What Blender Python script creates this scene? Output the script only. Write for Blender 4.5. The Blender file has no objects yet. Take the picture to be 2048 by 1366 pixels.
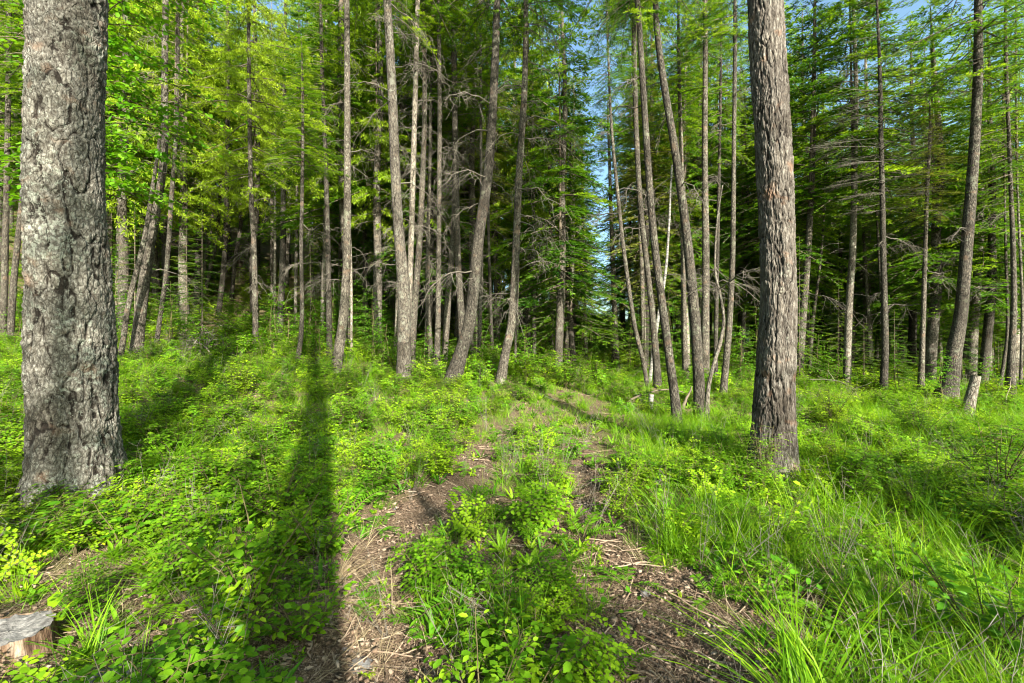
import bpy, math, random
import numpy as np
from mathutils import Vector, Matrix

# ------------------------------------------------------------------ camera, light, exposure
SC = bpy.context.scene
COL = SC.collection
F = 850.0                 # focal length in pixels of the 2048 px wide photograph
CAMZ = 1.55
HOR = 683.0
cd = bpy.data.cameras.new('camera'); cam = bpy.data.objects.new('camera', cd); COL.objects.link(cam)
cam.location = (0, 0, CAMZ); cam.rotation_euler = (math.radians(90), 0, 0)
cd.sensor_width = 36; cd.lens = 36 * F / 2048; cd.clip_start = 0.05; cd.clip_end = 3000
SC.camera = cam
SUN_EL, SUN_AZ = math.radians(30), math.atan2(0.416, -0.909)
W = bpy.data.worlds.new('World'); SC.world = W; W.use_nodes = True
nt = W.node_tree; nt.nodes.clear()
sky = nt.nodes.new('ShaderNodeTexSky'); sky.sky_type = 'NISHITA'; sky.sun_disc = False
sky.sun_elevation = SUN_EL; sky.sun_rotation = SUN_AZ; sky.air_density = 0.9; sky.dust_density = 3.5; sky.ozone_density = 1.0
bg = nt.nodes.new('ShaderNodeBackground'); bg.inputs[1].default_value = 0.08
wo = nt.nodes.new('ShaderNodeOutputWorld')
wb = nt.nodes.new('ShaderNodeMix'); wb.data_type = 'RGBA'; wb.blend_type = 'MULTIPLY'; wb.inputs[0].default_value = 1; wb.inputs[7].default_value = (.93, 1.12, 1.04, 1)
nt.links.new(sky.outputs[0], wb.inputs[6]); nt.links.new(wb.outputs[2], bg.inputs[0]); nt.links.new(bg.outputs[0], wo.inputs[0])
sd = bpy.data.lights.new('sun', 'SUN'); sd.energy = 5.0; sd.angle = math.radians(0.5); sd.color = (1.0, 0.93, 0.82)
sun = bpy.data.objects.new('sun', sd); COL.objects.link(sun); sun.location = (10, -20, 20)
TOSUN = Vector((math.sin(SUN_AZ) * math.cos(SUN_EL), math.cos(SUN_AZ) * math.cos(SUN_EL), math.sin(SUN_EL)))
sun.rotation_euler = TOSUN.to_track_quat('Z', 'Y').to_euler()
vs = SC.view_settings
vs.view_transform = 'Standard'; vs.look = 'None'; vs.exposure = 2.22; vs.gamma = 1.0; vs.use_curve_mapping = False
SC.render.engine = 'CYCLES'
SC.cycles.filter_width = 1.1; SC.cycles.max_bounces = 4; SC.cycles.diffuse_bounces = 3; SC.cycles.glossy_bounces = 1
SC.cycles.transmission_bounces = 3; SC.cycles.transparent_max_bounces = 4

rng = np.random.default_rng(11)
R = random.Random(5)

# ------------------------------------------------------------------ helpers
def unit(a):
    a = np.asarray(a, float)
    return a / np.maximum(np.linalg.norm(a, axis=-1, keepdims=True), 1e-9)

class MB:
    """collects faces (tris and quads) with material index and a per-vertex tint"""
    def __init__(s): s.v = []; s.t = []; s.f = []; s.n = 0
    def add(s, v, f, mat=0, tint=0.5):
        v = np.asarray(v, float).reshape(-1, 3); f = np.asarray(f, int)
        s.v.append(v)
        s.t.append(np.broadcast_to(np.asarray(tint, float), (len(v),)).copy())
        s.f.append((f + s.n, mat)); s.n += len(v)
    def merge(s, o, M=None, tint=None):
        pass
    def mesh(s, name, mats, smooth=True):
        me = bpy.data.meshes.new(name)
        V = np.concatenate(s.v)
        loops, starts, mi = [], [], []
        k = 0
        for f, m in s.f:
            if len(f) == 0: continue
            loops.append(f.ravel()); c = f.shape[1]
            starts.append(k + np.arange(len(f)) * c); k += f.size
            mi.append(np.full(len(f), m))
        loops = np.concatenate(loops); starts = np.concatenate(starts); mi = np.concatenate(mi)
        me.vertices.add(len(V)); me.vertices.foreach_set('co', V.astype(np.float32).ravel())
        me.loops.add(len(loops)); me.loops.foreach_set('vertex_index', loops.astype(np.int32))
        me.polygons.add(len(starts)); me.polygons.foreach_set('loop_start', starts.astype(np.int32))
        me.polygons.foreach_set('material_index', mi.astype(np.int32))
        if smooth: me.polygons.foreach_set('use_smooth', np.ones(len(starts), bool))
        at = me.attributes.new('tint', 'FLOAT', 'POINT')
        at.data.foreach_set('value', np.concatenate(s.t).astype(np.float32))
        for m in mats: me.materials.append(m)
        me.update(calc_edges=True)
        return me

def link(name, me, parent=None, loc=(0, 0, 0)):
    o = bpy.data.objects.new(name, me); COL.objects.link(o); o.location = loc
    if parent is not None: o.parent = parent
    return o
def tag(o, label=None, cat=None, group=None, kind=None):
    if label: o['label'] = label
    if cat: o['category'] = cat
    if group: o['group'] = group
    if kind: o['kind'] = kind
    return o
def empty(name, loc, rz=0):
    o = bpy.data.objects.new(name, None); COL.objects.link(o); o.location = loc; o.rotation_euler = (0, 0, rz)
    o.empty_display_size = 0.1
    return o

def tube(P, rad, sides=6, cap=False):
    """quads of a tube along P (n,3) with radii (n,) or (n,sides)"""
    P = np.asarray(P, float); n = len(P)
    rad = np.asarray(rad, float)
    if rad.ndim == 1: rad = rad[:, None] * np.ones(sides)
    T = unit(np.gradient(P, axis=0))
    ref = np.array([0, 0, 1.0]) if abs(T[:, 2]).mean() < 0.75 else np.array([0, 1.0, 0])
    A = unit(np.cross(T, ref)); B = np.cross(T, A)
    a = np.linspace(0, 2 * np.pi, sides, endpoint=False)
    V = P[:, None, :] + rad[:, :, None] * (A[:, None, :] * np.cos(a)[None, :, None] + B[:, None, :] * np.sin(a)[None, :, None])
    i = np.arange(n - 1)[:, None] * sides; j = np.arange(sides)[None, :]; j2 = (j + 1) % sides
    Q = np.stack([i + j, i + j2, i + sides + j2, i + sides + j], -1).reshape(-1, 4)
    V = V.reshape(-1, 3)
    return V, Q

LEAF_UV = np.array([[0, 0, 0], [.36, 0, 0], [.7, 0, 0], [1, 0, -.06], [.2, .34, .06], [.62, .4, .05], [.2, -.34, .06], [.62, -.4, .05]])
LEAF_T = np.array([[0, 1, 4], [2, 3, 5], [0, 6, 1], [2, 7, 3]]); LEAF_Q = np.array([[1, 2, 5, 4], [1, 6, 7, 2]])
def leaves(mb, base, d, n, L, Wd, mat=0, tint=None):
    """oval folded leaves; base, d(direction), n(normal) arrays (m,3)"""
    m = len(base); d = unit(d); n = n - (n * d).sum(-1, keepdims=True) * d; n = unit(n); s = np.cross(n, d)
    L = np.broadcast_to(L, (m,)); Wd = np.broadcast_to(Wd, (m,))
    U = LEAF_UV
    V = base[:, None] + U[None, :, 0, None] * (d * L[:, None])[:, None] + U[None, :, 1, None] * (s * Wd[:, None])[:, None] + U[None, :, 2, None] * (n * L[:, None])[:, None]
    o = (np.arange(m) * 8)[:, None, None]
    t = rng.random(m) if tint is None else np.broadcast_to(tint, (m,))
    v = V.reshape(-1, 3); tt = np.repeat(t, 8)
    mb.add(v, (LEAF_T[None] + o).reshape(-1, 3), mat, tt)
    k = mb.n - len(v)
    mb.f.append(((LEAF_Q[None] + o).reshape(-1, 4) + k, mat))
def cards(mb, base, d, s, L, Wd, mat=0, tint=None):
    """pointed needle cards: diamond quads"""
    m = len(base); d = unit(d)
    L = np.broadcast_to(L, (m,))[:, None]; Wd = np.broadcast_to(Wd, (m,))[:, None]
    s = unit(np.cross(d, s))
    V = np.stack([base, base + d * L * .55 + s * Wd * .5, base + d * L, base + d * L * .55 - s * Wd * .5], 1)
    o = (np.arange(m) * 4)[:, None]
    t = rng.random(m) if tint is None else np.broadcast_to(tint, (m,))
    mb.add(V.reshape(-1, 3), o + np.arange(4)[None], mat, np.repeat(t, 4))

# hashed noise ------------------------------------------------------
def _h(i, j, k, s):
    i = i.astype(np.int64); j = j.astype(np.int64); k = k.astype(np.int64)
    n = (i * 73856093) ^ (j * 19349663) ^ (k * 83492791) ^ (s * 2654435761)
    n = (n ^ (n >> 13)) * 1274126177; n = n & 0xffffffff; n = (n ^ (n >> 16)) & 0xffffff
    return n / float(0xffffff)
def vnoise(P, s=0):
    I = np.floor(P); f = P - I; f = f * f * (3 - 2 * f); r = 0
    for a in (0, 1):
        for b in (0, 1):
            for c in (0, 1):
                w = (f[:, 0] if a else 1 - f[:, 0]) * (f[:, 1] if b else 1 - f[:, 1]) * (f[:, 2] if c else 1 - f[:, 2])
                r = r + w * _h(I[:, 0] + a, I[:, 1] + b, I[:, 2] + c, s)
    return r
def fbm(P, o=4, s=0):
    r = 0; a = .5
    for k in range(o): r = r + a * vnoise(P * 2 ** k, s + k); a *= .5
    return r
def worley(P, s=0):
    I = np.floor(P); d1 = np.full(len(P), 9.0); d2 = np.full(len(P), 9.0); cid = np.zeros(len(P))
    for a in (-1, 0, 1):
        for b in (-1, 0, 1):
            for c in (-1, 0, 1):
                J = I + np.array([a, b, c])
                h = [_h(J[:, 0], J[:, 1], J[:, 2], s + q) for q in range(3)]
                d = np.sqrt(sum((J[:, q] + h[q] - P[:, q]) ** 2 for q in range(3)))
                m = d < d1
                d2 = np.where(m, d1, np.minimum(d2, d)); cid = np.where(m, h[0], cid); d1 = np.minimum(d1, d)
    return d1, d2, cid
def n2(x, y, sc, s=0):
    x = np.asarray(x, float); y = np.asarray(y, float)
    P = np.stack([x.ravel() * sc, y.ravel() * sc, np.full(x.size, s * 3.7)], 1)
    return fbm(P, 3, s).reshape(x.shape)

# ------------------------------------------------------------------ materials
def mat(name):
    m = bpy.data.materials.new(name); m.use_nodes = True; t = m.node_tree; t.nodes.clear()
    out = t.nodes.new('ShaderNodeOutputMaterial')
    return m, t, out
def N(t, typ, **kw):
    n = t.nodes.new(typ)
    for k, v in kw.items():
        if k.startswith('i_'):
            key = k[2:]; key = int(key) if key.isdigit() else key.replace('_', ' ')
            n.inputs[key].default_value = v
        else: setattr(n, k, v)
    return n
def ramp(t, stops):
    n = t.nodes.new('ShaderNodeValToRGB'); e = n.color_ramp.elements
    while len(e) > 1: e.remove(e[-1])
    e[0].position = stops[0][0]; e[0].color = (*stops[0][1], 1)
    for p, c in stops[1:]:
        q = e.new(p); q.color = (*c, 1)
    return n
def leafmat(name, dark, mid, light, transl=.38, rough=.45, spec=.35, objvar=.5):
    m, t, out = mat(name); L = t.links
    at = N(t, 'ShaderNodeAttribute', attribute_name='tint')
    oi = N(t, 'ShaderNodeObjectInfo')
    mx = N(t, 'ShaderNodeMix', data_type='FLOAT'); mx.inputs[0].default_value = objvar
    L.new(at.outputs['Fac'], mx.inputs[2]); L.new(oi.outputs['Random'], mx.inputs[3])
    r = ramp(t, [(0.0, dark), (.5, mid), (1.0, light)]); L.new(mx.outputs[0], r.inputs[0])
    p = N(t, 'ShaderNodeBsdfPrincipled', i_Roughness=rough); p.inputs['Specular IOR Level'].default_value = spec
    L.new(r.outputs[0], p.inputs['Base Color'])
    tr = N(t, 'ShaderNodeBsdfTranslucent')
    g = N(t, 'ShaderNodeMix', data_type='RGBA', blend_type='MULTIPLY'); g.inputs[0].default_value = 1
    g.inputs[7].default_value = (1.25, 1.15, .45, 1)
    L.new(r.outputs[0], g.inputs[6]); L.new(g.outputs[2], tr.inputs[0])
    ms = N(t, 'ShaderNodeMixShader'); ms.inputs[0].default_value = transl
    L.new(p.outputs[0], ms.inputs[1]); L.new(tr.outputs[0], ms.inputs[2]); L.new(ms.outputs[0], out.inputs[0])
    return m
def barkmat(name, c0, c1, c2, lich, sx=14, sz=3.2, bump=.6, lamt=.45, warm=(.13, .08, .05), dist=.02, useattr=False):
    m, t, out = mat(name); L = t.links
    tc = N(t, 'ShaderNodeTexCoord'); mp = N(t, 'ShaderNodeMapping'); mp.inputs['Scale'].default_value = (sx, sx, sz)
    L.new(tc.outputs['Object'], mp.inputs[0])
    oi = N(t, 'ShaderNodeObjectInfo')
    nz = N(t, 'ShaderNodeTexNoise', i_Scale=1.0, i_Detail=8.0, i_Roughness=.68); L.new(mp.outputs[0], nz.inputs['Vector'])
    n1 = N(t, 'ShaderNodeTexNoise', i_Scale=2.2, i_Detail=4.0); L.new(tc.outputs['Object'], n1.inputs['Vector'])
    vadd = N(t, 'ShaderNodeMix', data_type='RGBA'); vadd.inputs[0].default_value = .25
    L.new(mp.outputs[0], vadd.inputs[6]); L.new(nz.outputs['Color'], vadd.inputs[7])
    vo = N(t, 'ShaderNodeTexVoronoi', feature='DISTANCE_TO_EDGE', i_Scale=1.0); L.new(vadd.outputs[2], vo.inputs['Vector'])
    r = ramp(t, [(.32, c0), (.5, c1), (.66, c2)]); L.new(nz.outputs['Fac'], r.inputs[0])
    # furrows
    fr = ramp(t, [(0.0, (1, 1, 1)), (.09, (0, 0, 0))]); L.new(vo.outputs['Distance'], fr.inputs[0])
    m1 = N(t, 'ShaderNodeMix', data_type='RGBA'); m1.inputs[7].default_value = (*[x * .4 for x in c0], 1)
    L.new(r.outputs[0], m1.inputs[6])
    if useattr:
        at = N(t, 'ShaderNodeAttribute', attribute_name='tint')
        ar = ramp(t, [(.22, (1, 1, 1)), (.52, (0, 0, 0))]); L.new(at.outputs['Fac'], ar.inputs[0])
        ad = N(t, 'ShaderNodeMath', operation='MAXIMUM')
        hf = N(t, 'ShaderNodeMath', operation='MULTIPLY'); hf.inputs[1].default_value = .5
        L.new(fr.outputs[0], hf.inputs[0]); L.new(hf.outputs[0], ad.inputs[0]); L.new(ar.outputs[0], ad.inputs[1]); L.new(ad.outputs[0], m1.inputs[0])
    else: L.new(fr.outputs[0], m1.inputs[0])
    # warm inner bark
    wn = N(t, 'ShaderNodeTexNoise', i_Scale=5.0, i_Detail=3.0); L.new(tc.outputs['Object'], wn.inputs['Vector'])
    wr = ramp(t, [(.6, (0, 0, 0)), (.72, (.7, .7, .7))]); L.new(wn.outputs['Fac'], wr.inputs[0])
    m2 = N(t, 'ShaderNodeMix', data_type='RGBA'); m2.inputs[7].default_value = (*warm, 1)
    L.new(wr.outputs[0], m2.inputs[0]); L.new(m1.outputs[2], m2.inputs[6])
    # lichen
    ln = N(t, 'ShaderNodeTexNoise', i_Scale=21.0 if useattr else 9.0, i_Detail=7.0, i_Roughness=.75); L.new(tc.outputs['Object'], ln.inputs['Vector'])
    lm = N(t, 'ShaderNodeMath', operation='ADD'); L.new(ln.outputs['Fac'], lm.inputs[0])
    l2 = N(t, 'ShaderNodeMath', operation='MULTIPLY_ADD'); l2.inputs[1].default_value = .5; l2.inputs[2].default_value = -.25
    L.new(n1.outputs['Fac'], l2.inputs[0]); L.new(l2.outputs[0], lm.inputs[1])
    lr = ramp(t, [(.70 - lamt * .4, (0, 0, 0)), (.76 - lamt * .4, (1, 1, 1))]); L.new(lm.outputs[0], lr.inputs[0])
    lf = N(t, 'ShaderNodeMath', operation='MULTIPLY'); lf.inputs[1].default_value = .7; L.new(lr.outputs[0], lf.inputs[0])
    m3 = N(t, 'ShaderNodeMix', data_type='RGBA'); m3.inputs[7].default_value = (*lich, 1)
    L.new(lf.outputs[0], m3.inputs[0]); L.new(m2.outputs[2], m3.inputs[6])
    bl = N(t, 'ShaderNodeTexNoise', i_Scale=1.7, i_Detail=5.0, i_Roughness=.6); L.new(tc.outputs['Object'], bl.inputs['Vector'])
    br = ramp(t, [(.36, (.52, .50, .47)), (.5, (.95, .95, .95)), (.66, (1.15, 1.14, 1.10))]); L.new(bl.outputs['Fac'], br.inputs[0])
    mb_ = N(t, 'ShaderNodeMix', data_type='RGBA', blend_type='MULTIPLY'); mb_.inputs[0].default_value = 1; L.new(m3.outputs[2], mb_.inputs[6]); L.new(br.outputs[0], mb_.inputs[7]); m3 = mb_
    # per tree value
    hs = N(t, 'ShaderNodeHueSaturation'); mr = N(t, 'ShaderNodeMapRange'); mr.inputs[3].default_value = .5 if not useattr else .98; mr.inputs[4].default_value = 1.45 if not useattr else 1.02
    L.new(oi.outputs['Random'], mr.inputs[0]); L.new(mr.outputs[0], hs.inputs['Value']); L.new(m3.outputs[2], hs.inputs['Color'])
    p = N(t, 'ShaderNodeBsdfPrincipled', i_Roughness=.9); p.inputs['Specular IOR Level'].default_value = .15
    L.new(hs.outputs[0], p.inputs['Base Color'])
    hm = N(t, 'ShaderNodeMath', operation='MINIMUM'); hm.inputs[1].default_value = .16; L.new(vo.outputs['Distance'], hm.inputs[0])
    h2 = N(t, 'ShaderNodeMath', operation='MULTIPLY_ADD'); h2.inputs[1].default_value = 3.0; L.new(hm.outputs[0], h2.inputs[0]); L.new(nz.outputs['Fac'], h2.inputs[2])
    b = N(t, 'ShaderNodeBump'); b.inputs['Strength'].default_value = bump; b.inputs['Distance'].default_value = dist
    L.new(h2.outputs[0], b.inputs['Height']); L.new(b.outputs[0], p.inputs['Normal']); L.new(p.outputs[0], out.inputs[0])
    return m
def plainmat(name, stops, scale=6, stretch=(1, 1, 1), rough=.9, bump=.3, objrand=True, dist=.01, tintamt=0):
    m, t, out = mat(name); L = t.links
    tc = N(t, 'ShaderNodeTexCoord'); mp = N(t, 'ShaderNodeMapping'); mp.inputs['Scale'].default_value = stretch
    L.new(tc.outputs['Object'], mp.inputs[0])
    nz = N(t, 'ShaderNodeTexNoise', i_Scale=scale, i_Detail=6.0, i_Roughness=.65); L.new(mp.outputs[0], nz.inputs['Vector'])
    r = ramp(t, stops)
    if tintamt:
        at = N(t, 'ShaderNodeAttribute', attribute_name='tint'); mx = N(t, 'ShaderNodeMix', data_type='FLOAT'); mx.inputs[0].default_value = tintamt
        L.new(nz.outputs['Fac'], mx.inputs[2]); L.new(at.outputs['Fac'], mx.inputs[3]); L.new(mx.outputs[0], r.inputs[0])
    else: L.new(nz.outputs['Fac'], r.inputs[0])
    p = N(t, 'ShaderNodeBsdfPrincipled', i_Roughness=rough); p.inputs['Specular IOR Level'].default_value = .2
    L.new(r.outputs[0], p.inputs['Base Color'])
    b = N(t, 'ShaderNodeBump'); b.inputs['Strength'].default_value = bump; b.inputs['Distance'].default_value = dist
    L.new(nz.outputs['Fac'], b.inputs['Height']); L.new(b.outputs[0], p.inputs['Normal']); L.new(p.outputs[0], out.inputs[0])
    return m

M = {}
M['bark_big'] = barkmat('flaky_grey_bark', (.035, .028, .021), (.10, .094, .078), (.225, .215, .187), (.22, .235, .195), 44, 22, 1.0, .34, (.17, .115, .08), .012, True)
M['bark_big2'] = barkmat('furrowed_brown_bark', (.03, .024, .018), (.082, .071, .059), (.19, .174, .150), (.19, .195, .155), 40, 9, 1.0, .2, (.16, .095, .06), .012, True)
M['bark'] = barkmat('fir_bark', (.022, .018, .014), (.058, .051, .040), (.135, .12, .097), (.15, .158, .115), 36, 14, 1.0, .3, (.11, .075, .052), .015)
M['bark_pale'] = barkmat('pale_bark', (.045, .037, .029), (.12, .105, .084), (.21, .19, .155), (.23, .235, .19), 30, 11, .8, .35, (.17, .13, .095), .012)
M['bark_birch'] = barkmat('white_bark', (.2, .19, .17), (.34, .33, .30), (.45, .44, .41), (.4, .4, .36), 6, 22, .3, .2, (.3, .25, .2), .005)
M['twig'] = plainmat('dead_twig', [(.2, (.03, .026, .02)), (.6, (.10, .088, .07)), (.9, (.20, .18, .15))], 3, tintamt=.7)
M['twig_dark'] = plainmat('living_twig', [(.3, (.05, .04, .028)), (.7, (.13, .105, .075))], 3)
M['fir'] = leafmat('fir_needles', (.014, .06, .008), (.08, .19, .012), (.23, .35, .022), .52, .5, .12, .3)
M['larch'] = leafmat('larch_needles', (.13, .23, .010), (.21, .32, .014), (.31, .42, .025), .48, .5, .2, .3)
M['dryneedle'] = leafmat('dry_needles', (.08, .11, .02), (.17, .22, .035), (.28, .31, .06), .3, .6, .2, .4)
M['leaf'] = leafmat('rose_leaf', (.032, .115, .006), (.105, .24, .008), (.24, .38, .012), .48, .5, .14, .4)
M['leaf2'] = leafmat('maple_leaf', (.03, .12, .007), (.085, .235, .009), (.17, .32, .014), .5, .45, .16, .2)
M['leafy'] = leafmat('yellow_green_leaf', (.10, .22, .007), (.19, .33, .009), (.30, .42, .018), .45, .5, .14, .3)
M['grass'] = leafmat('green_grass', (.05, .145, .006), (.13, .28, .007), (.28, .40, .014), .48, .5, .14, .45)
M['straw'] = leafmat('dry_grass', (.11, .08, .04), (.21, .165, .095), (.34, .28, .18), .2, .6, .3, .3)
M['stem'] = plainmat('green_brown_stem', [(.3, (.045, .038, .018)), (.7, (.10, .085, .035))], 5)
M['litter'] = plainmat('litter_piece', [(.15, (.04, .024, .014)), (.5, (.14, .097, .064)), (.8, (.28, .215, .155)), (.97, (.30, .24, .18))], 8, tintamt=.85)
M['stone'] = plainmat('pebble_stone', [(.3, (.08, .078, .075)), (.7, (.20, .198, .195))], 14, tintamt=.3)
M['wood_grey'] = plainmat('weathered_wood', [(.3, (.035, .032, .03)), (.5, (.13, .125, .115)), (.72, (.25, .24, .22))], 9, (3, 3, .5), .85, .8, dist=.02)
M['wood_raw'] = plainmat('rotten_wood', [(.38, (.03, .016, .009)), (.5, (.12, .075, .045)), (.64, (.27, .225, .17))], 8, (3, 3, .35), .9, .9, dist=.03)
M['wood_cut'] = plainmat('pale_cut_wood', [(.3, (.17, .14, .105)), (.7, (.30, .26, .20))], 16, (1, 1, 3), .8, .4)

# ------------------------------------------------------------------ terrain
def pt(px, py, Y): return ((px - 1024) / F * Y, Y, CAMZ - (py - HOR) / F * Y)
ctrl = [(-1.5, 2, 0), (1.5, 2, 0), (-3, 2, .08), (3.2, 2, -.05), (0, -5, 0), (-7, -5, .4), (7, -5, -.3), (0, 5, .02), (-1, 7, .12), (1.6, 7, .08), (0, -25, 0), (-25, -15, 2.5), (25, -15, -1.5),
        (-7, 4, .45), (-14, 6, 1.2), (7, 5, .0), (14, 6, -.1)]
ctrl += [pt(*a) for a in [(150, 1012, 3.62), (1540, 958, 4.72), (280, 717, 10), (595, 738, 10), (672, 747, 10.5), (809, 771, 10), (905, 762, 10.5), (1001, 764, 10.5), (1068, 735, 16),
        (1132, 729, 18), (1230, 732, 20), (1315, 773, 12), (1353, 852, 7.8), (1402, 838, 8.3), (1446, 788, 11), (1600, 755, 16), (1766, 791, 12), (1841, 797, 12), (1893, 800, 11),
        (2022, 795, 11), (1932, 835, 8.5), (1700, 750, 18), (1960, 763, 18), (437, 638, 19), (390, 605, 22), (462, 572, 26), (560, 663, 17), (590, 500, 34), (512, 715, 11.5), (659, 717, 13),
        (8, 672, 13), (1190, 655, 32), (1200, 703, 26), (1024, 706, 20), (760, 700, 18), (870, 700, 19)]]
ctrl += [(0, 60, 6), (-40, 60, 22), (-60, 25, 20), (-30, 14, 7.5), (42, 60, -3), (75, 20, -4), (30, 30, -1.6), (15, 45, 2.0)]
C = np.array(ctrl, float)
def _phi(d2): return np.where(d2 > 1e-12, d2 * np.log(np.maximum(d2, 1e-12)) * .5, 0)
def _fit():
    n = len(C); K = _phi(((C[:, None, :2] - C[None, :, :2]) ** 2).sum(-1)) + np.eye(n) * 1.5
    Pm = np.column_stack([np.ones(n), C[:, :2]])
    A = np.block([[K, Pm], [Pm.T, np.zeros((3, 3))]])
    return np.linalg.solve(A, np.concatenate([C[:, 2], np.zeros(3)]))
TW = _fit()
# wheel tracks of the old path
RUT_L_PX = [(700, 1500), (745, 1366), (760, 1200), (800, 1080), (880, 980), (950, 920), (1030, 855), (1085, 812), (1140, 775), (1185, 748), (1205, 728)]
RUT_R_PX = [(1480, 1500), (1400, 1366), (1290, 1200), (1200, 1080), (1190, 960), (1180, 880), (1182, 835), (1188, 800), (1200, 765), (1215, 742), (1222, 725)]
def base_h(x, y):
    x = np.asarray(x, float); y = np.asarray(y, float)
    r = np.hypot(x, y); k = np.minimum(1, 72 / np.maximum(r, 1e-6)); x = x * k; y = y * k
    sh = x.shape; P = np.stack([x.ravel(), y.ravel()], 1)
    out = TW[-3] + P @ TW[-2:]
    for i in range(0, len(P), 20000):
        d2 = ((P[i:i + 20000, None] - C[None, :, :2]) ** 2).sum(-1)
        out[i:i + 20000] += _phi(d2) @ TW[:-3]
    return out.reshape(sh)
def hit(px, py, h=None):
    h = h or base_h
    Y = np.concatenate([np.arange(.8, 20, .02), np.arange(20, 90, .1)])
    X = (px - 1024) / F * Y; Z = CAMZ - (py - HOR) / F * Y
    g = h(X, Y); i = np.argmax(Z < g)
    if not (Z < g).any(): i = len(Y) - 1
    return float(X[i]), float(Y[i]), float(g[i])
RL = np.array([hit(*p)[:2] for p in RUT_L_PX]); RR = np.array([hit(*p)[:2] for p in RUT_R_PX])
def dline(x, y, L):
    P = np.stack([np.ravel(x), np.ravel(y)], 1); best = np.full(len(P), 1e9)
    for a, b in zip(L[:-1], L[1:]):
        ab = b - a; t = np.clip(((P - a) @ ab) / (ab @ ab), 0, 1)
        best = np.minimum(best, np.linalg.norm(P - a - t[:, None] * ab, axis=1))
    return best.reshape(np.shape(x))
def rut(x, y):
    dl = dline(x, y, RL); dr = dline(x, y, RR); wob = (n2(x, y, 1.6, 4) - .45) * 1.1 + (n2(x, y, 5, 6) - .45) * .5
    fade = np.clip(1.25 - y / 16, .45, 1)
    return np.maximum(np.exp(-((np.maximum(dl + wob * .6, 0)) / (.36 + .1 * np.clip(4 - y, 0, 1))) ** 2), np.exp(-((np.maximum(dr + wob * .6, 0)) / (.24 + .28 * np.clip(3.6 - y, 0, 1))) ** 2)) * fade
def H(x, y):
    x = np.asarray(x, float); y = np.asarray(y, float)
    h = base_h(x, y); near = np.clip(1 - (np.hypot(x, y) - 14) / 10, 0, 1)
    d = np.minimum(dline(x, y, RL), dline(x, y, RR))
    h = h - .05 * np.exp(-(d / .35) ** 2) * near
    return h + (n2(x, y, .9, 1) - .45) * .12 + (n2(x, y, 4, 2) - .45) * .05 * near
def Hs(x, y): return float(H(np.array([x]), np.array([y]))[0])

def geo_axis(lo, hi, near_lo, near_hi, step, grow=1.14):
    a = list(np.arange(near_lo, near_hi + step / 2, step)); s = step; v = a[-1]
    while v < hi: s *= grow; v += s; a.append(v)
    s = step; v = a[0]
    while v > lo: s *= grow; v -= s; a.insert(0, v)
    return np.array(a)
gx = geo_axis(-700, 700, -7, 8, .06); gy = geo_axis(-400, 900, .6, 10, .06)
GX, GY = np.meshgrid(gx, gy); nx, ny = len(gx), len(gy)
GZ = H(GX.ravel(), GY.ravel())
fine = (vnoise(np.stack([GX.ravel() * 14, GY.ravel() * 14, GX.ravel() * 0], 1), 9) - .5) * .025
GZ = GZ + fine * np.clip(1 - np.hypot(GX.ravel(), GY.ravel()) / 12, 0, 1)
ij = (np.arange(ny - 1)[:, None] * nx + np.arange(nx - 1)[None]).ravel()
gm = MB(); gm.add(np.stack([GX.ravel(), GY.ravel(), GZ], 1), np.stack([ij, ij + 1, ij + nx + 1, ij + nx], 1), 0, rut(GX.ravel(), GY.ravel()))
def groundmat():
    m, t, out = mat('forest_floor'); L = t.links
    tc = N(t, 'ShaderNodeTexCoord')
    a = N(t, 'ShaderNodeTexNoise', i_Scale=38.0, i_Detail=8.0, i_Roughness=.75); L.new(tc.outputs['Object'], a.inputs['Vector'])
    b = N(t, 'ShaderNodeTexNoise', i_Scale=1.1, i_Detail=5.0, i_Roughness=.6); L.new(tc.outputs['Object'], b.inputs['Vector'])
    c = N(t, 'ShaderNodeTexVoronoi', i_Scale=70.0); L.new(tc.outputs['Object'], c.inputs['Vector'])
    r1 = ramp(t, [(.3, (.022, .013, .008)), (.5, (.11, .076, .050)), (.64, (.20, .145, .10)), (.8, (.34, .27, .20))]); L.new(a.outputs['Fac'], r1.inputs[0])
    r2 = ramp(t, [(.3, (.045, .040, .018)), (.5, (.095, .085, .035)), (.7, (.15, .15, .05))]); L.new(a.outputs['Fac'], r2.inputs[0])
    at = N(t, 'ShaderNodeAttribute', attribute_name='tint')
    k = N(t, 'ShaderNodeMath', operation='MULTIPLY_ADD'); k.inputs[1].default_value = 1.3; k.use_clamp = True
    rb = ramp(t, [(.42, (0, 0, 0)), (.6, (1, 1, 1))]); L.new(b.outputs['Fac'], rb.inputs[0])
    L.new(at.outputs['Fac'], k.inputs[0]); L.new(rb.outputs[0], k.inputs[2])
    mx = N(t, 'ShaderNodeMix', data_type='RGBA'); L.new(k.outputs[0], mx.inputs[0]); L.new(r2.outputs[0], mx.inputs[6]); L.new(r1.outputs[0], mx.inputs[7])
    p = N(t, 'ShaderNodeBsdfPrincipled', i_Roughness=.95); p.inputs['Specular IOR Level'].default_value = .1
    L.new(mx.outputs[2], p.inputs['Base Color'])
    ad = N(t, 'ShaderNodeMath', operation='ADD'); L.new(a.outputs['Fac'], ad.inputs[0]); L.new(c.outputs['Distance'], ad.inputs[1])
    bu = N(t, 'ShaderNodeBump'); bu.inputs['Strength'].default_value = .9; bu.inputs['Distance'].default_value = .02
    L.new(ad.outputs[0], bu.inputs['Height']); L.new(bu.outputs[0], p.inputs['Normal']); L.new(p.outputs[0], out.inputs[0])
    return m
g = link('ground', gm.mesh('ground', [groundmat()])); tag(g, kind='structure')

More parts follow.
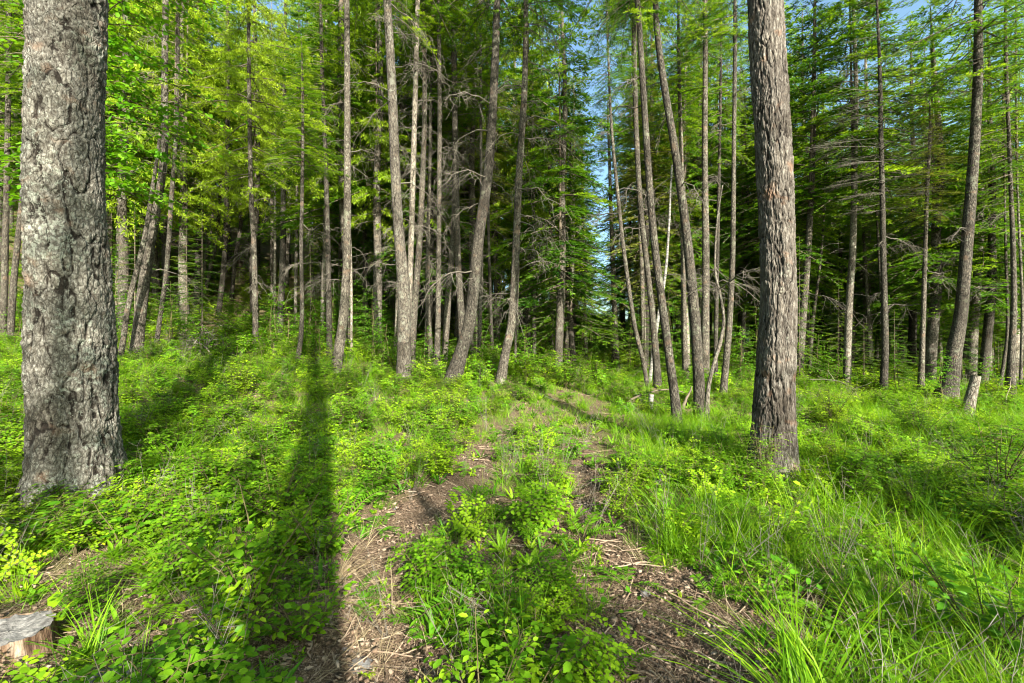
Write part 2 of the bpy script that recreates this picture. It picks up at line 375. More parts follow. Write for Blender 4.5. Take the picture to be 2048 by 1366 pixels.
# ------------------------------------------------------------------ branch and crown meshes
def dead_branch(L, seed, curl=1.0):
    r = np.random.default_rng(seed); mb = MB(); n = 9
    t = np.linspace(0, 1, n)
    wob = np.cumsum(r.normal(0, .035, (n, 3)), 0) * L * curl; wob[0] = 0
    P = np.stack([t * L, 0 * t, -(.25 + .3 * r.random()) * L * t ** 1.6 + .12 * L * np.sin(t * 3)], 1) + wob
    V, Q = tube(P, .013 * L ** .5 * (1 - t * .85) + .0015, 4); mb.add(V, Q, 0, .35 + .3 * r.random())
    for k in range(int(9 + 7 * r.random())):
        u = .15 + .8 * r.random(); i = u * (n - 1); a = int(i); b0 = P[a] + (P[min(a + 1, n - 1)] - P[a]) * (i - a)
        l = L * (.22 + .35 * r.random()) * (1.15 - u); sgn = r.choice([-1, 1]); s = np.linspace(0, 1, 6)
        w2 = np.cumsum(r.normal(0, .07, (6, 3)), 0) * l * curl; w2[0] = 0
        T = np.stack([.55 * s * l, sgn * .75 * s * l, -(.2 + .9 * r.random() * curl) * l * s ** 1.7], 1) + b0 + w2
        V, Q = tube(T, .005 * (1 - s * .8) + .001, 3); mb.add(V, Q, 0, .3 + .6 * r.random())
        for q in range(r.integers(1, 4)):
            c0 = T[r.integers(1, 5)]; l2 = l * (.25 + .4 * r.random()); dd = unit(r.normal(0, 1, 3) + np.array([.5, sgn * .4, -.5])); s3 = np.linspace(0, 1, 4)
            T2 = c0 + dd * (s3 * l2)[:, None] + np.stack([0 * s3, 0 * s3, -.3 * l2 * s3 ** 2], 1)
            V, Q = tube(T2, .0028 * (1 - s3 * .7) + .0008, 3); mb.add(V, Q, 0, .3 + .6 * r.random())
    return mb.mesh('dead_branch', [M['twig']])
DEAD = [dead_branch(.7 + .22 * k, 40 + k, 1.0 + .25 * (k % 3)) for k in range(8)]

def crown_mesh(kind, seed, Hc=10.0, Rm=2.0, nb=56, prof=None, needleL=.085, needleW=.03, droop=.35, dens=1.0, shade=0):
    """branches round a vertical axis, z from 0 to Hc"""
    r = np.random.default_rng(seed); mb = MB()
    B, D, S, TT = [], [], [], []
    zc = np.linspace(0, Hc, 14); V, Q = tube(np.stack([0 * zc, 0 * zc, zc], 1), .035 * (1 - zc / Hc) + .006, 6); mb.add(V, Q, 1)
    az = r.random() * 6
    for b in range(nb):
        h = Hc * (b + r.random()) / nb; u = h / Hc
        pr = prof(u) if prof else (min(1, (u + .1) * 3.2) * (1 - u) ** .75 + .06)
        L = Rm * pr * (.6 + .6 * r.random()); az += 2.4 + r.normal(0, .4)
        if kind == 'larch' : L *= .9 + .3 * r.random()
        rise = (u - .35) * .6 + r.normal(0, .08)
        ns = 7; t = np.linspace(0, 1, ns)
        loc = np.stack([t * L, .06 * L * np.sin(t * 3 + r.random() * 6), h - droop * L * t ** 1.5 * (1.2 - u) + rise * L * t], 1)
        ca, sa = math.cos(az), math.sin(az)
        def rot(A): return np.stack([A[..., 0] * ca - A[..., 1] * sa, A[..., 0] * sa + A[..., 1] * ca, A[..., 2]], -1)
        V, Q = tube(rot(loc), .02 * (L / Rm) * (1 - t * .8) + .003, 3); mb.add(V, Q, 1, .5)
        nt_ = max(4, int(L * 9)); tu = np.sort(.12 + .88 * r.random(nt_)); bt = r.random() * .85 - .05
        idx = tu * (ns - 1); a = np.minimum(idx.astype(int), ns - 2); P0 = loc[a] + (loc[a + 1] - loc[a]) * (idx - a)[:, None]
        for k in range(nt_):
            sg = 1 if k % 2 else -1
            l = (.26 * L + .12) * (1.25 - tu[k]) * (.6 + .7 * r.random()) + .05
            dirn = unit(np.array([.75 + .3 * r.random(), sg * (.6 + .5 * r.random()), -.12 - droop * .8 * r.random()]))
            if k == nt_ - 1: dirn = unit(loc[-1] - loc[-2]); l = max(l, .2)
            if kind == 'bare':
                s3 = np.linspace(0, 1, 4); T2 = P0[k] + dirn * (s3 * l * 1.3)[:, None]
                V, Q = tube(rot(T2), .004 * (1 - s3 * .7) + .0015, 3); mb.add(V, Q, 1, .5)
                for q in range(3):
                    s3 = np.linspace(0, 1, 3); dd = unit(dirn + r.normal(0, .6, 3)); T3 = T2[1 + q % 3] + dd * (s3 * l * .5)[:, None]
                    V, Q = tube(rot(T3), .0025 * (1 - s3 * .6) + .001, 3); mb.add(V, Q, 1, .5)
                continue
            if r.random() < .5:
                s3 = np.linspace(0, 1, 3); V, Q = tube(rot(P0[k] + dirn * (s3 * l)[:, None]), np.array([.005, .004, .002]), 3); mb.add(V, Q, 1, .5)
            m = max(4, int(l * 52 * dens)); s = r.random(m)
            pb = P0[k] + dirn * (s * l)[:, None] + np.stack([0 * s, 0 * s, -.15 * l * s * s], 1)
            if kind == 'larch':
                dd = unit(r.normal(0, 1, (m, 3)) + dirn * .3 - np.array([0, 0, .3]))
            else:
                side = np.cross(dirn, [0, 0, 1]); sd = r.choice([-1, 1], m)[:, None]
                dd = unit(dirn * .8 + side * sd * .8 + r.normal(0, .22, (m, 3)) + np.array([0, 0, .05]))
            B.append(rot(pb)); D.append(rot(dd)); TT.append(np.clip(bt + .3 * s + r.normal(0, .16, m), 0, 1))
    if B:
        B = np.concatenate(B); D = np.concatenate(D); TT = np.concatenate(TT); m = len(B)
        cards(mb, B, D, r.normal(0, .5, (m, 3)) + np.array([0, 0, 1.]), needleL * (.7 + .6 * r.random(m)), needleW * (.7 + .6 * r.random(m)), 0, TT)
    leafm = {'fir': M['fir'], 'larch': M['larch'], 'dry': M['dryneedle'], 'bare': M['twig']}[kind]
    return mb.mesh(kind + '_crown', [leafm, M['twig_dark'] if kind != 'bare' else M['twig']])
CR = {
    'fir': [crown_mesh('fir', 1, needleL=.085, needleW=.019, dens=1.8), crown_mesh('fir', 2, nb=52, droop=.5, needleL=.085, needleW=.019, dens=1.8), crown_mesh('fir', 3, nb=62, Rm=1.8, needleL=.085, needleW=.019, dens=1.8)],
    'fir_sparse': [crown_mesh('fir', 4, nb=42, Rm=2.4, droop=.6, needleL=.075, needleW=.018, dens=1.6), crown_mesh('fir', 5, nb=38, Rm=2.2, droop=.45, needleL=.075, needleW=.018, dens=1.6)],
    'fir_point': [crown_mesh('fir', 6, nb=64, Rm=1.9, prof=lambda u: (1 - u) * 1.05 + .03, needleL=.085, needleW=.022, dens=1.8)],
    'larch': [crown_mesh('larch', 7, nb=54, Rm=2.1, needleL=.07, needleW=.018, droop=.45, dens=2.2), crown_mesh('larch', 8, nb=48, Rm=2.2, needleL=.07, needleW=.018, droop=.35, dens=2.2)],
    'dry': [crown_mesh('dry', 9, nb=54, Rm=1.9, droop=.4, dens=1.6, needleL=.08, needleW=.019)],
    'bare': [crown_mesh('bare', 10, nb=70, Rm=2.0, droop=.1)],
    'bg': [crown_mesh('fir', 21, nb=58, Rm=2.2, needleL=.115, needleW=.028, dens=1.7), crown_mesh('fir', 22, nb=50, Rm=2.3, droop=.5, needleL=.115, needleW=.028, dens=1.7), crown_mesh('fir', 23, nb=60, Rm=2.1, needleL=.115, needleW=.028, dens=1.7, prof=lambda u: (1 - u) ** .8 * .95 + .05)],
    'bglarch': [crown_mesh('larch', 24, nb=52, Rm=2.3, needleL=.11, needleW=.03, dens=1.5)],
}
for k in CR:
    print(k, [len(m.polygons) for m in CR[k]])

# ------------------------------------------------------------------ trunks
def spline(P, n):
    P = np.asarray(P, float); t = np.arange(len(P)); q = np.linspace(0, len(P) - 1, n); out = np.empty((n, P.shape[1]))
    m = np.gradient(P, axis=0) if len(P) > 2 else np.repeat((P[1:] - P[:-1]), 2, 0)
    i = np.minimum(q.astype(int), len(P) - 2); f = (q - i)[:, None]
    h00 = 2 * f ** 3 - 3 * f ** 2 + 1; h10 = f ** 3 - 2 * f ** 2 + f; h01 = -2 * f ** 3 + 3 * f ** 2; h11 = f ** 3 - f ** 2
    return h00 * P[i] + h10 * m[i] + h01 * P[i + 1] + h11 * m[i + 1]
def resample(Pn, n):
    d = np.concatenate([[0], np.cumsum(np.linalg.norm(np.diff(Pn[:, :3], axis=0), axis=1))])
    q = np.linspace(0, d[-1], n); return np.stack([np.interp(q, d, Pn[:, k]) for k in range(Pn.shape[1])], 1)

def traced_axis(pts, Y, topz, seed=0):
    """pixel polyline at depth Y -> axis relative to base (x,y,z,radius)"""
    r = random.Random(seed)
    bx = (pts[0][0] - 1024) / F * Y
    gz = Hs(bx, Y); A = []
    for k, (px, py, w) in enumerate(pts):
        x = (px - 1024) / F * Y; z = CAMZ - (py - HOR) / F * Y
        rad = w / 2 / F * Y * math.cos(math.atan2(abs(px - 1024), F))
        A.append([x - bx, 0, z - gz, rad])
    A[0][2] = 0
    A = [A[0]] + [a for a in A[1:] if a[2] > A[0][2] + .05]
    # below ground
    A = [[A[0][0], 0, -.35, A[0][3] * 1.12]] + A
    last, prev = A[-1], A[-2]
    if topz and topz - gz > last[2] + .3:
        T = topz - gz; dx = (last[0] - prev[0]) / max(.1, last[2] - prev[2]); n = 4
        for k in range(1, n + 1):
            u = k / n; z = last[2] + (T - last[2]) * u
            A.append([last[0] + dx * (z - last[2]) * (1 - .6 * u), 0, z, last[3] * (1 - u) ** .8 * .95 + .012])
    return bx, gz, np.array(A)

def trunk_mesh(A, sides, n, matl, seed=0, rough=.05, flare=.35, detail=0):
    r = np.random.default_rng(seed)
    S = spline(A, 80)
    if detail:
        d = np.concatenate([[0], np.cumsum(np.linalg.norm(np.diff(S[:, :3], axis=0), axis=1))])
        q = np.concatenate([np.linspace(0, 5.6, n - 40), np.linspace(5.75, d[-1], 40)]); S = np.stack([np.interp(q, d, S[:, c]) for c in range(4)], 1)
    else: S = resample(S, n)
    P = S[:, :3]; rad = S[:, 3]
    P[:, 1] += np.interp(np.arange(n), np.linspace(0, n, 9), np.cumsum(r.normal(0, .02, 9))); P[:, 1] -= np.interp(0, P[:, 2], P[:, 1])
    a = np.linspace(0, 2 * np.pi, sides, endpoint=False)
    z = P[:, 2]
    fl = 1 + flare * np.exp(-np.maximum(z, 0) / (.30 if detail else .16))[:, None] * (.55 + .45 * np.cos(a * r.integers(4, 6) + r.random() * 6)[None])
    Rr = rad[:, None] * fl
    AA, ZZ = np.meshgrid(a, z)
    Q3 = np.stack([np.cos(AA).ravel() * 2, np.sin(AA).ravel() * 2, ZZ.ravel() * 1.5 + seed], 1)
    Rr = Rr * (1 + rough * 2 * (fbm(Q3, 3, seed % 50).reshape(Rr.shape) - .45))
    tint = .5
    if detail:
        X = (np.cos(AA) * Rr).ravel(); Yy = (np.sin(AA) * Rr).ravel()
        sc = detail
        zz = ZZ.ravel()
        wv = fbm(np.stack([X * 5, Yy * 5, zz * 3], 1), 3, 61) - .45; wv2 = fbm(np.stack([X * 6, Yy * 6, zz * 4], 1), 3, 63) - .45
        P3 = np.stack([(X + wv * .09) * sc[0], (Yy + wv2 * .09) * sc[0], (zz + wv * .2) * sc[1]], 1)
        fu = np.abs(fbm(P3, 4, 5) - .47); e = np.clip(fu * 15, 0, 1)
        w3 = fbm(np.stack([X * 34, Yy * 34, zz * 20], 1), 3, 91) - .45
        e = np.clip(e + w3 * 1.1, 0, 1)
        Pf = np.stack([X * sc[0] * 3.4, Yy * sc[0] * 3.4, zz * sc[1] * 5.5], 1)
        e1, e2, c2 = worley(Pf + np.stack([wv, wv2, wv], 1) * 3, 8); ee = np.clip((e2 - e1) * 2.6, 0, 1)
        fn = fbm(Pf * 1.7, 3, 77)
        pl = .35 + .65 * np.clip((fbm(P3 * .6, 2, 31) - .25) * 2, 0, 1)
        dsp = e ** .6 * pl * .95 + (ee ** .8) * (.2 + .8 * c2) * .30 * (.4 + .6 * e) + fn * .35
        Rr = Rr + ((dsp - .62) * sc[2]).reshape(Rr.shape)
        tint = np.clip(np.minimum(.15 + e * 1.2, .4 + ee), 0, 1) * (.7 + .3 * c2)
    V, Q = tube(P, Rr, sides)
    mb = MB(); mb.add(V, Q, 0, tint)
    c = len(V); mb.add(np.vstack([P[-1:] + [0, 0, .01]]), np.zeros((0, 3), int), 0, .5)
    top = np.arange(sides) + (n - 1) * sides
    mb.f.append((np.stack([top, np.roll(top, -1), np.full(sides, c)], 1), 0))
    return mb.mesh('trunk', [matl]), P, rad

def add_dead(root, P, rad, z0, z1, count, seed, scale=1.0):
    r = random.Random(seed); zz = P[:, 2]
    for k in range(count):
        z = z0 + (z1 - z0) * r.random() ** .8
        x = float(np.interp(z, zz, P[:, 0])); y = float(np.interp(z, zz, P[:, 1])); rr = float(np.interp(z, zz, rad))
        o = link('dead_branch', DEAD[r.randrange(8)], root); az = r.random() * 6.283
        o.location = (x + math.cos(az) * rr * .8, y + math.sin(az) * rr * .8, z)
        o.rotation_euler = (r.uniform(-.3, .3), r.uniform(-.25, .35), az); s = r.uniform(.6, 1.25) * scale; o.scale = (s, s, s)

def add_crown(root, P, zb, zt, kind, rs=1.0, seed=0):
    r = random.Random(seed + 3); ms = CR[kind]; me = ms[r.randrange(len(ms))]
    zz = P[:, 2]; h = zt - zb
    x0, x1 = float(np.interp(zb, zz, P[:, 0])), float(np.interp(zt, zz, P[:, 0])); y0 = float(np.interp(zb, zz, P[:, 1])); y1 = float(np.interp(zt, zz, P[:, 1]))
    o = link('crown', me, root, (x0, y0, zb))
    o.rotation_euler = (-math.atan2(y1 - y0, h), math.atan2(x1 - x0, h), 0)
    o.rotation_euler = (Matrix.Rotation(math.atan2(x1 - x0, h), 3, 'Y') @ Matrix.Rotation(-math.atan2(y1 - y0, h), 3, 'X') @ Matrix.Rotation(r.random() * 6.28, 3, 'Z')).to_euler()
    s = h / 10.0; o.scale = (rs, rs, s)
    if kind not in ('bare',):
        o2 = link('crown', ms[r.randrange(len(ms))], root, o.location); o2.rotation_euler = (o.rotation_euler.to_matrix() @ Matrix.Rotation(1.3 + r.random() * 3, 3, 'Z')).to_euler(); o2.scale = (rs * .93, rs * .93, s * .985); o2.location.z += .12 * s
    return o

# each: name, label, depth Y, points(px,py,w), bark, crown kind, crown base py, top z, crown radius, dead branches, extra
def zpy(py, Y): return CAMZ - (py - HOR) / F * Y
TREES = [
 ('fir_tree', 'huge fir trunk with flaky pale grey bark filling the left edge', 3.75, [(155, 1018, 205), (153, 985, 196), (148, 850, 190), (142, 700, 186), (135, 500, 177), (131, 400, 172), (128, 200, 166), (126, 0, 162)], 'bark_big', 'fir', None, 24, 1.7, 0),
 ('fir_tree', 'thick brown furrowed trunk standing alone in the grass right of the path', 4.75, [(1545, 962, 104), (1547, 900, 94), (1550, 800, 85), (1556, 600, 73), (1553, 400, 71), (1542, 200, 75), (1532, 0, 71)], 'bark_big2', 'fir', None, 22, 1.6, 0),
 ('fir_tree', 'leaning grey trunk rising just right of the huge left trunk', 10, [(272, 720, 30), (280, 640, 26), (294, 532, 24), (316, 411, 18), (328, 330, 16), (333, 250, 15), (334, 0, 13)], 'bark', 'fir_sparse', -20, 19, 1.1, 22),
 ('fir_tree', 'dark slim trunk behind the leaning grey trunk near the huge left trunk', 12, [(312, 702, 11), (333, 560, 10), (345, 400, 10), (356, 250, 8), (360, 50, 7)], 'bark', 'fir', 330, 15, .7, 10),
 ('fir_tree', 'dappled straight trunk seen close beside the right edge of the huge left trunk', 17, [(236, 640, 14), (238, 400, 12), (240, 180, 10), (241, 0, 9)], 'bark_pale', 'fir', 120, 20, 1, 8),
 ('fir_tree', 'thin straight trunk, second to the right of the huge left trunk', 17.5, [(257, 640, 11), (258, 400, 10), (259, 200, 9), (260, 0, 7)], 'bark', 'fir', 240, 18, 1, 8),
 ('fir_tree', 'dark trunk slanting steeply to the right behind the huge left trunk', 9.5, [(238, 700, 14), (262, 600, 12), (285, 500, 11), (300, 400, 9), (318, 250, 6)], 'bark', None, None, None, 1, 5),
 ('fir_tree', 'shaded trunk at the far left edge of the picture', 13, [(6, 675, 17), (10, 500, 15), (16, 300, 13), (20, 100, 12), (22, 0, 11)], 'bark', 'fir', 100, 18, 1.1, 14),
 ('fir_tree', 'short dark leaning trunk between the left edge and the huge trunk', 12, [(20, 690, 17), (30, 560, 15), (44, 440, 13), (56, 300, 11), (62, 100, 9)], 'bark', 'fir', 200, 16, 1, 10),
 ('fir_tree', 'straight hillside trunk with its base in the dark green slope', 19, [(436, 640, 12), (447, 540, 11), (453, 450, 10), (455, 264, 9), (455, 60, 7)], 'bark', 'fir', 150, 18, .9, 12),
 ('fir_tree', 'small hillside trunk left of a leaning pair', 21, [(392, 610, 9), (398, 500, 8), (404, 400, 7), (408, 250, 6)], 'bark', 'fir', 230, 16, .8, 8),
 ('fir_tree', 'left trunk of the leaning pair on the hillside', 24, [(402, 582, 8), (414, 500, 8), (424, 430, 7), (438, 250, 6)], 'bark_pale', 'fir', 240, 18, .8, 6),
 ('fir_tree', 'right trunk of the leaning pair on the hillside', 23.5, [(409, 578, 10), (424, 520, 9), (435, 450, 8), (446, 250, 6)], 'bark_pale', 'fir', 240, 18, .8, 6),
 ('fir_tree', 'slightly leaning trunk above the sunlit bare patch of the hillside', 24, [(463, 575, 9), (474, 500, 8), (483, 440, 8), (489, 250, 6)], 'bark', 'larch', 260, 19, .9, 8),
 ('larch_tree', 'dark lower trunk with lime green larch foliage above it, left of centre', 11.8, [(512, 717, 13), (510, 500, 11), (507, 430, 10), (505, 300, 9), (500, 0, 7)], 'bark', 'larch', 400, 15, 1.15, 12),
 ('larch_tree', 'pale speckled trunk at the foot of the hillside under lime foliage', 17, [(559, 665, 14), (565, 550, 13), (567, 410, 11), (566, 293, 9), (570, 100, 7)], 'bark_pale', 'larch', 330, 19, 1.15, 14),
 ('fir_tree', 'slim young fir with a dark pointed crown, left of centre', 10.3, [(593, 738, 12), (603, 644, 9), (600, 469, 8), (602, 300, 7), (602, 146, 4), (600, 70, 2)], 'bark', 'fir_point', 330, None, .62, 8),
 ('fir_tree', 'very thin pale trunk at the foot of the hillside', 18, [(548, 655, 6), (550, 540, 6), (551, 440, 5), (553, 250, 4)], 'bark_pale', 'larch', 260, 14, .7, 4),
 ('fir_tree', 'thin pale trunk just behind the slim young fir', 17, [(591, 660, 7), (592, 550, 7), (594, 440, 6), (596, 200, 5)], 'bark_pale', 'fir', 200, 16, .8, 6),
 ('fir_tree', 'dark thin fir with shaded hanging foliage beside the slim young fir', 13, [(659, 719, 13), (657, 600, 11), (655, 469, 10), (650, 293, 9), (643, 117, 7), (641, 0, 5)], 'bark', 'fir', 330, 13.5, .75, 12),
 ('fir_tree', 'straight grey trunk with a curved foot at the end of the long shadow', 10.4, [(671, 750, 23), (685, 644, 19), (692, 540, 17), (693, 469, 16), (693, 293, 14), (692, 0, 11)], 'bark', 'fir_sparse', 30, 17, 1, 20),
 ('fir_tree', 'very thin pale trunk beside the curved-foot grey trunk', 13, [(703, 722, 6), (703, 640, 5), (702, 530, 5), (700, 420, 4)], 'bark_pale', None, None, None, 1, 4),
 ('fir_tree', 'grey trunk half hidden by green saplings between two bigger trunks', 18, [(733, 680, 10), (731, 550, 9), (729, 400, 8), (728, 200, 6)], 'bark', 'fir', 250, 17, .9, 10),
 ('fir_tree', 'stout trunk with a bright sunlit base left of the path', 10.1, [(808, 774, 33), (808, 700, 28), (808, 586, 26), (798, 469, 22), (791, 351, 20), (785, 176, 19), (775, 0, 16)], 'bark_pale', 'fir_sparse', -40, 19, 1.1, 26),
 ('fir_tree', 'pale smooth trunk crossing behind the stout sunlit trunk', 11.5, [(808, 740, 14), (815, 640, 13), (820, 556, 12), (828, 293, 11), (836, 0, 9)], 'bark_pale', 'fir_sparse', -20, 18, .9, 14),
 ('fir_tree', 'brown trunk right behind the pale smooth trunk', 12.5, [(822, 742, 16), (829, 615, 14), (840, 469, 12), (850, 234, 10), (847, 0, 9)], 'bark', 'fir', 90, 18, 1, 22),
 ('fir_tree', 'thin brown trunk between the brown trunk and a straight grey one', 13.5, [(862, 735, 14), (856, 600, 10), (856, 480, 8), (860, 300, 7), (862, 100, 5)], 'bark', 'fir', 200, 15, .8, 12),
 ('fir_tree', 'dead straight grey trunk, clean of leaves, left of the curved leaning trunk', 12, [(873, 750, 15), (876, 640, 11), (877, 527, 10), (879, 234, 9), (877, 0, 8)], 'bark', 'fir', 20, 16, .8, 12),
 ('fir_tree', 'slightly leaning trunk whose top crosses a taller one', 13.5, [(888, 738, 13), (897, 586, 13), (906, 480, 11), (909, 380, 10), (910, 200, 7)], 'bark', 'fir', 230, 14, .8, 12),
 ('fir_tree', 'tall brown trunk behind the curved leaning trunk', 13, [(928, 745, 17), (923, 640, 15), (915, 498, 13), (911, 300, 12), (906, 30, 10), (905, 0, 10)], 'bark', 'fir', 60, 19, 1, 18),
 ('fir_tree', 'curved trunk leaning strongly right from a thick foot, centre left', 10.3, [(904, 766, 38), (922, 705, 28), (940, 640, 24), (957, 480, 22), (978, 330, 19), (989, 150, 16), (994, 0, 13)], 'bark', 'fir_sparse', -30, 18, 1.1, 16),
 ('fir_tree', 'thin dark trunk between the two leaning trunks of the centre, left one', 13, [(957, 746, 8), (960, 640, 8), (963, 530, 7), (962, 300, 6)], 'bark', 'fir', 240, 13, .7, 8),
 ('fir_tree', 'thin dark trunk between the two leaning trunks of the centre, right one', 14, [(986, 740, 7), (981, 600, 6), (977, 460, 6), (975, 250, 5)], 'bark', 'fir', 200, 14, .7, 8),
 ('fir_tree', 'knotty brown trunk leaning right, its pale foot beside the path meadow', 10.4, [(1001, 768, 22), (1012, 700, 18), (1024, 640, 17), (1032, 498, 15), (1038, 351, 14), (1049, 176, 12), (1052, 0, 9)], 'bark', 'fir_sparse', 10, 15, 1, 26),
 ('fir_tree', 'very thin trunk close behind the knotty brown trunk', 13, [(1030, 742, 6), (1033, 640, 5), (1036, 540, 5), (1038, 400, 4)], 'bark', None, None, None, 1, 4),
 ('fir_tree', 'straight thin trunk standing left of the place where the path vanishes', 15.5, [(1069, 738, 9), (1068, 600, 8), (1067, 450, 7), (1066, 250, 5), (1066, 180, 4)], 'bark_pale', 'dry', 300, 12, .7, 12),
 ('fir_tree', 'shaded thin trunk in the second row, centre', 19, [(1101, 706, 10), (1103, 600, 9), (1102, 480, 8), (1099, 351, 7), (1098, 200, 5)], 'bark', 'fir', 360, 14, .9, 10),
 ('fir_tree', 'grey trunk with yellowish foliage at its top, next to the path end', 17.5, [(1131, 732, 12), (1137, 640, 10), (1144, 540, 9), (1147, 351, 7), (1147, 240, 4)], 'bark_pale', 'dry', 400, 12.5, .9, 12),
 ('fir_tree', 'dark trunk directly behind the grey trunk next to the path end', 20, [(1120, 712, 10), (1126, 600, 9), (1130, 430, 7), (1132, 250, 5)], 'bark', 'fir', 380, 15, .9, 8),
 ('fir_tree', 'thin dark trunk left of the path end', 20, [(1173, 728, 8), (1169, 600, 7), (1166, 480, 6), (1164, 300, 4)], 'bark', 'fir', 440, 12, .8, 6),
 ('fir_tree', 'sunlit trunk with banded shadows right of the path end', 19, [(1231, 735, 17), (1229, 640, 12), (1226, 540, 10), (1220, 381, 7), (1216, 250, 5)], 'bark_pale', 'fir', 330, 12.5, .8, 10),
 ('fir_tree', 'thin trunk bending left as it rises, first of the clump right of the path', 11.5, [(1295, 785, 9), (1286, 720, 9), (1268, 644, 9), (1244, 469, 8), (1224, 264, 6), (1216, 100, 4)], 'bark', 'fir_sparse', 200, 11, .6, 8),
 ('fir_tree', 'dark trunk leaning left, second of the clump right of the path', 11.8, [(1316, 776, 17), (1309, 680, 14), (1300, 586, 12), (1281, 410, 11), (1271, 234, 10), (1266, 0, 8)], 'bark', 'fir', 60, 14, .9, 12),
 ('fir_tree', 'trunk with a sunlit foot leaning left, nearest of the clump right of the path', 7.9, [(1354, 852, 22), (1349, 790, 19), (1331, 655, 17), (1307, 469, 15), (1291, 264, 13), (1277, 59, 11), (1273, 0, 11)], 'bark', 'fir_sparse', -60, 15, .9, 14),
 ('fir_tree', 'thickest trunk of the clump right of the path, curving left at its top', 8.3, [(1399, 838, 28), (1398, 770, 24), (1388, 615, 21), (1370, 439, 18), (1350, 293, 16), (1329, 164, 14), (1316, 60, 12), (1313, 0, 11)], 'bark', 'fir_sparse', -60, 15, .9, 16),
 ('birch_sapling', 'pale thin sapling bending in an S beside the thickest clump trunk', 8.2, [(1413, 838, 11), (1416, 780, 9), (1427, 730, 8), (1441, 685, 8), (1448, 640, 7), (1441, 590, 6), (1431, 540, 5), (1435, 450, 4), (1446, 370, 3)], 'bark_pale', None, None, None, 1, 4),
 ('fir_tree', 'tall straight trunk behind the thickest clump trunk', 13, [(1410, 755, 19), (1411, 640, 17), (1412, 500, 15), (1410, 293, 12), (1410, 59, 10), (1410, 0, 9)], 'bark', 'fir', 120, 16, .9, 12),
 ('fir_tree', 'slim dark trunk just right of the tall straight clump trunk', 14, [(1431, 752, 10), (1432, 640, 9), (1433, 520, 8), (1436, 300, 6)], 'bark', 'fir', 330, 14, .8, 8),
 ('fir_tree', 'rightmost trunk of the clump, slanting up to the right', 11, [(1446, 792, 16), (1453, 720, 14), (1460, 640, 13), (1467, 490, 11), (1470, 293, 9), (1472, 59, 8), (1472, 0, 7)], 'bark', 'fir', 100, 14, .8, 10),
 ('fir_tree', 'slender trunk behind the gap between the two front clump trunks', 14, [(1371, 748, 15), (1368, 640, 12), (1366, 500, 10), (1362, 293, 9), (1358, 150, 7)], 'bark', 'fir', 260, 14, .8, 10),
 ('fir_tree', 'dim trunk behind the dark leaning clump trunk', 15, [(1288, 742, 11), (1286, 620, 10), (1280, 450, 8), (1272, 300, 6)], 'bark', 'fir', 300, 14, .8, 8),
 ('birch_tree', 'white barked thin birch slanting among the dark clump trunks', 13, [(1299, 752, 8), (1308, 690, 8), (1317, 632, 7), (1331, 545, 6), (1338, 439, 5), (1344, 330, 4)], 'bark_birch', None, None, None, 1, 3),
 ('fir_tree', 'mottled trunk with big bright foliage masses behind the thick brown trunk', 14.5, [(1597, 757, 19), (1602, 690, 17), (1607, 620, 16), (1618, 469, 14), (1627, 293, 11), (1630, 100, 8)], 'bark', 'fir', 440, 14.5, 1.7, 14),
 ('fir_tree', 'thin leaning trunk right behind the mottled trunk', 16, [(1617, 752, 9), (1626, 640, 8), (1638, 540, 6), (1650, 400, 5)], 'bark', 'fir', 460, 10, .8, 8),
 ('fir_tree', 'straight shaded trunk, first of three evenly spaced ones on the right', 18.5, [(1682, 740, 10), (1682, 620, 8), (1683, 500, 7), (1683, 380, 5)], 'bark', 'fir', 500, 11, .8, 8),
 ('fir_tree', 'straight shaded trunk, second of three evenly spaced ones on the right', 17.5, [(1703, 752, 10), (1703, 620, 8), (1703, 480, 7), (1703, 330, 5)], 'bark', 'fir', 480, 11, .8, 8),
 ('fir_tree', 'straight shaded trunk, third of three evenly spaced ones on the right', 16, [(1741, 757, 11), (1739, 640, 9), (1733, 510, 7), (1730, 400, 5)], 'bark', 'fir', 500, 8.5, .7, 8),
 ('dead_tree', 'tall dead tree with bare fine branches against the sky on the right', 12, [(1766, 795, 19), (1770, 720, 16), (1771, 640, 15), (1769, 410, 12), (1764, 176, 9), (1757, 10, 5)], 'bark', 'bare', 420, 11.6, 1.1, 8),
 ('fir_tree', 'thin dark trunk just left of the tall dead tree', 15, [(1764, 768, 8), (1762, 640, 7), (1753, 498, 6), (1746, 370, 5)], 'bark', 'fir', 460, 9, .7, 8),
 ('fir_tree', 'slim fir with a small yellowish ragged crown ending under the sky', 12.2, [(1841, 800, 17), (1847, 700, 12), (1851, 620, 11), (1855, 410, 9), (1860, 300, 7), (1862, 200, 3)], 'bark', 'dry', 440, None, .68, 12),
 ('fir_tree', 'big leaning trunk with a swollen foot and drooping boughs, far right', 11, [(1890, 806, 58), (1898, 770, 44), (1908, 700, 35), (1923, 615, 29), (1940, 410, 26), (1951, 205, 22), (1955, 0, 18)], 'bark', 'fir_sparse', 170, 17, 1.7, 20),
 ('fir_tree', 'thin dark trunk behind the sawn leaning stub on the right', 16, [(1961, 765, 9), (1968, 700, 8), (1973, 620, 8), (1970, 480, 6)], 'bark', 'fir', 480, 11, .9, 8),
 ('fir_tree', 'thin slanting trunk near the right edge', 13, [(1998, 800, 10), (2007, 720, 9), (2013, 650, 8), (2008, 500, 6), (2003, 350, 4)], 'bark', 'fir', 400, 11, .8, 10),
 ('fir_tree', 'dark stout trunk at the right edge of the picture', 11, [(2020, 800, 26), (2026, 700, 17), (2028, 600, 14), (2024, 400, 10), (2020, 200, 8)], 'bark', 'fir', 420, 11.5, .9, 12),
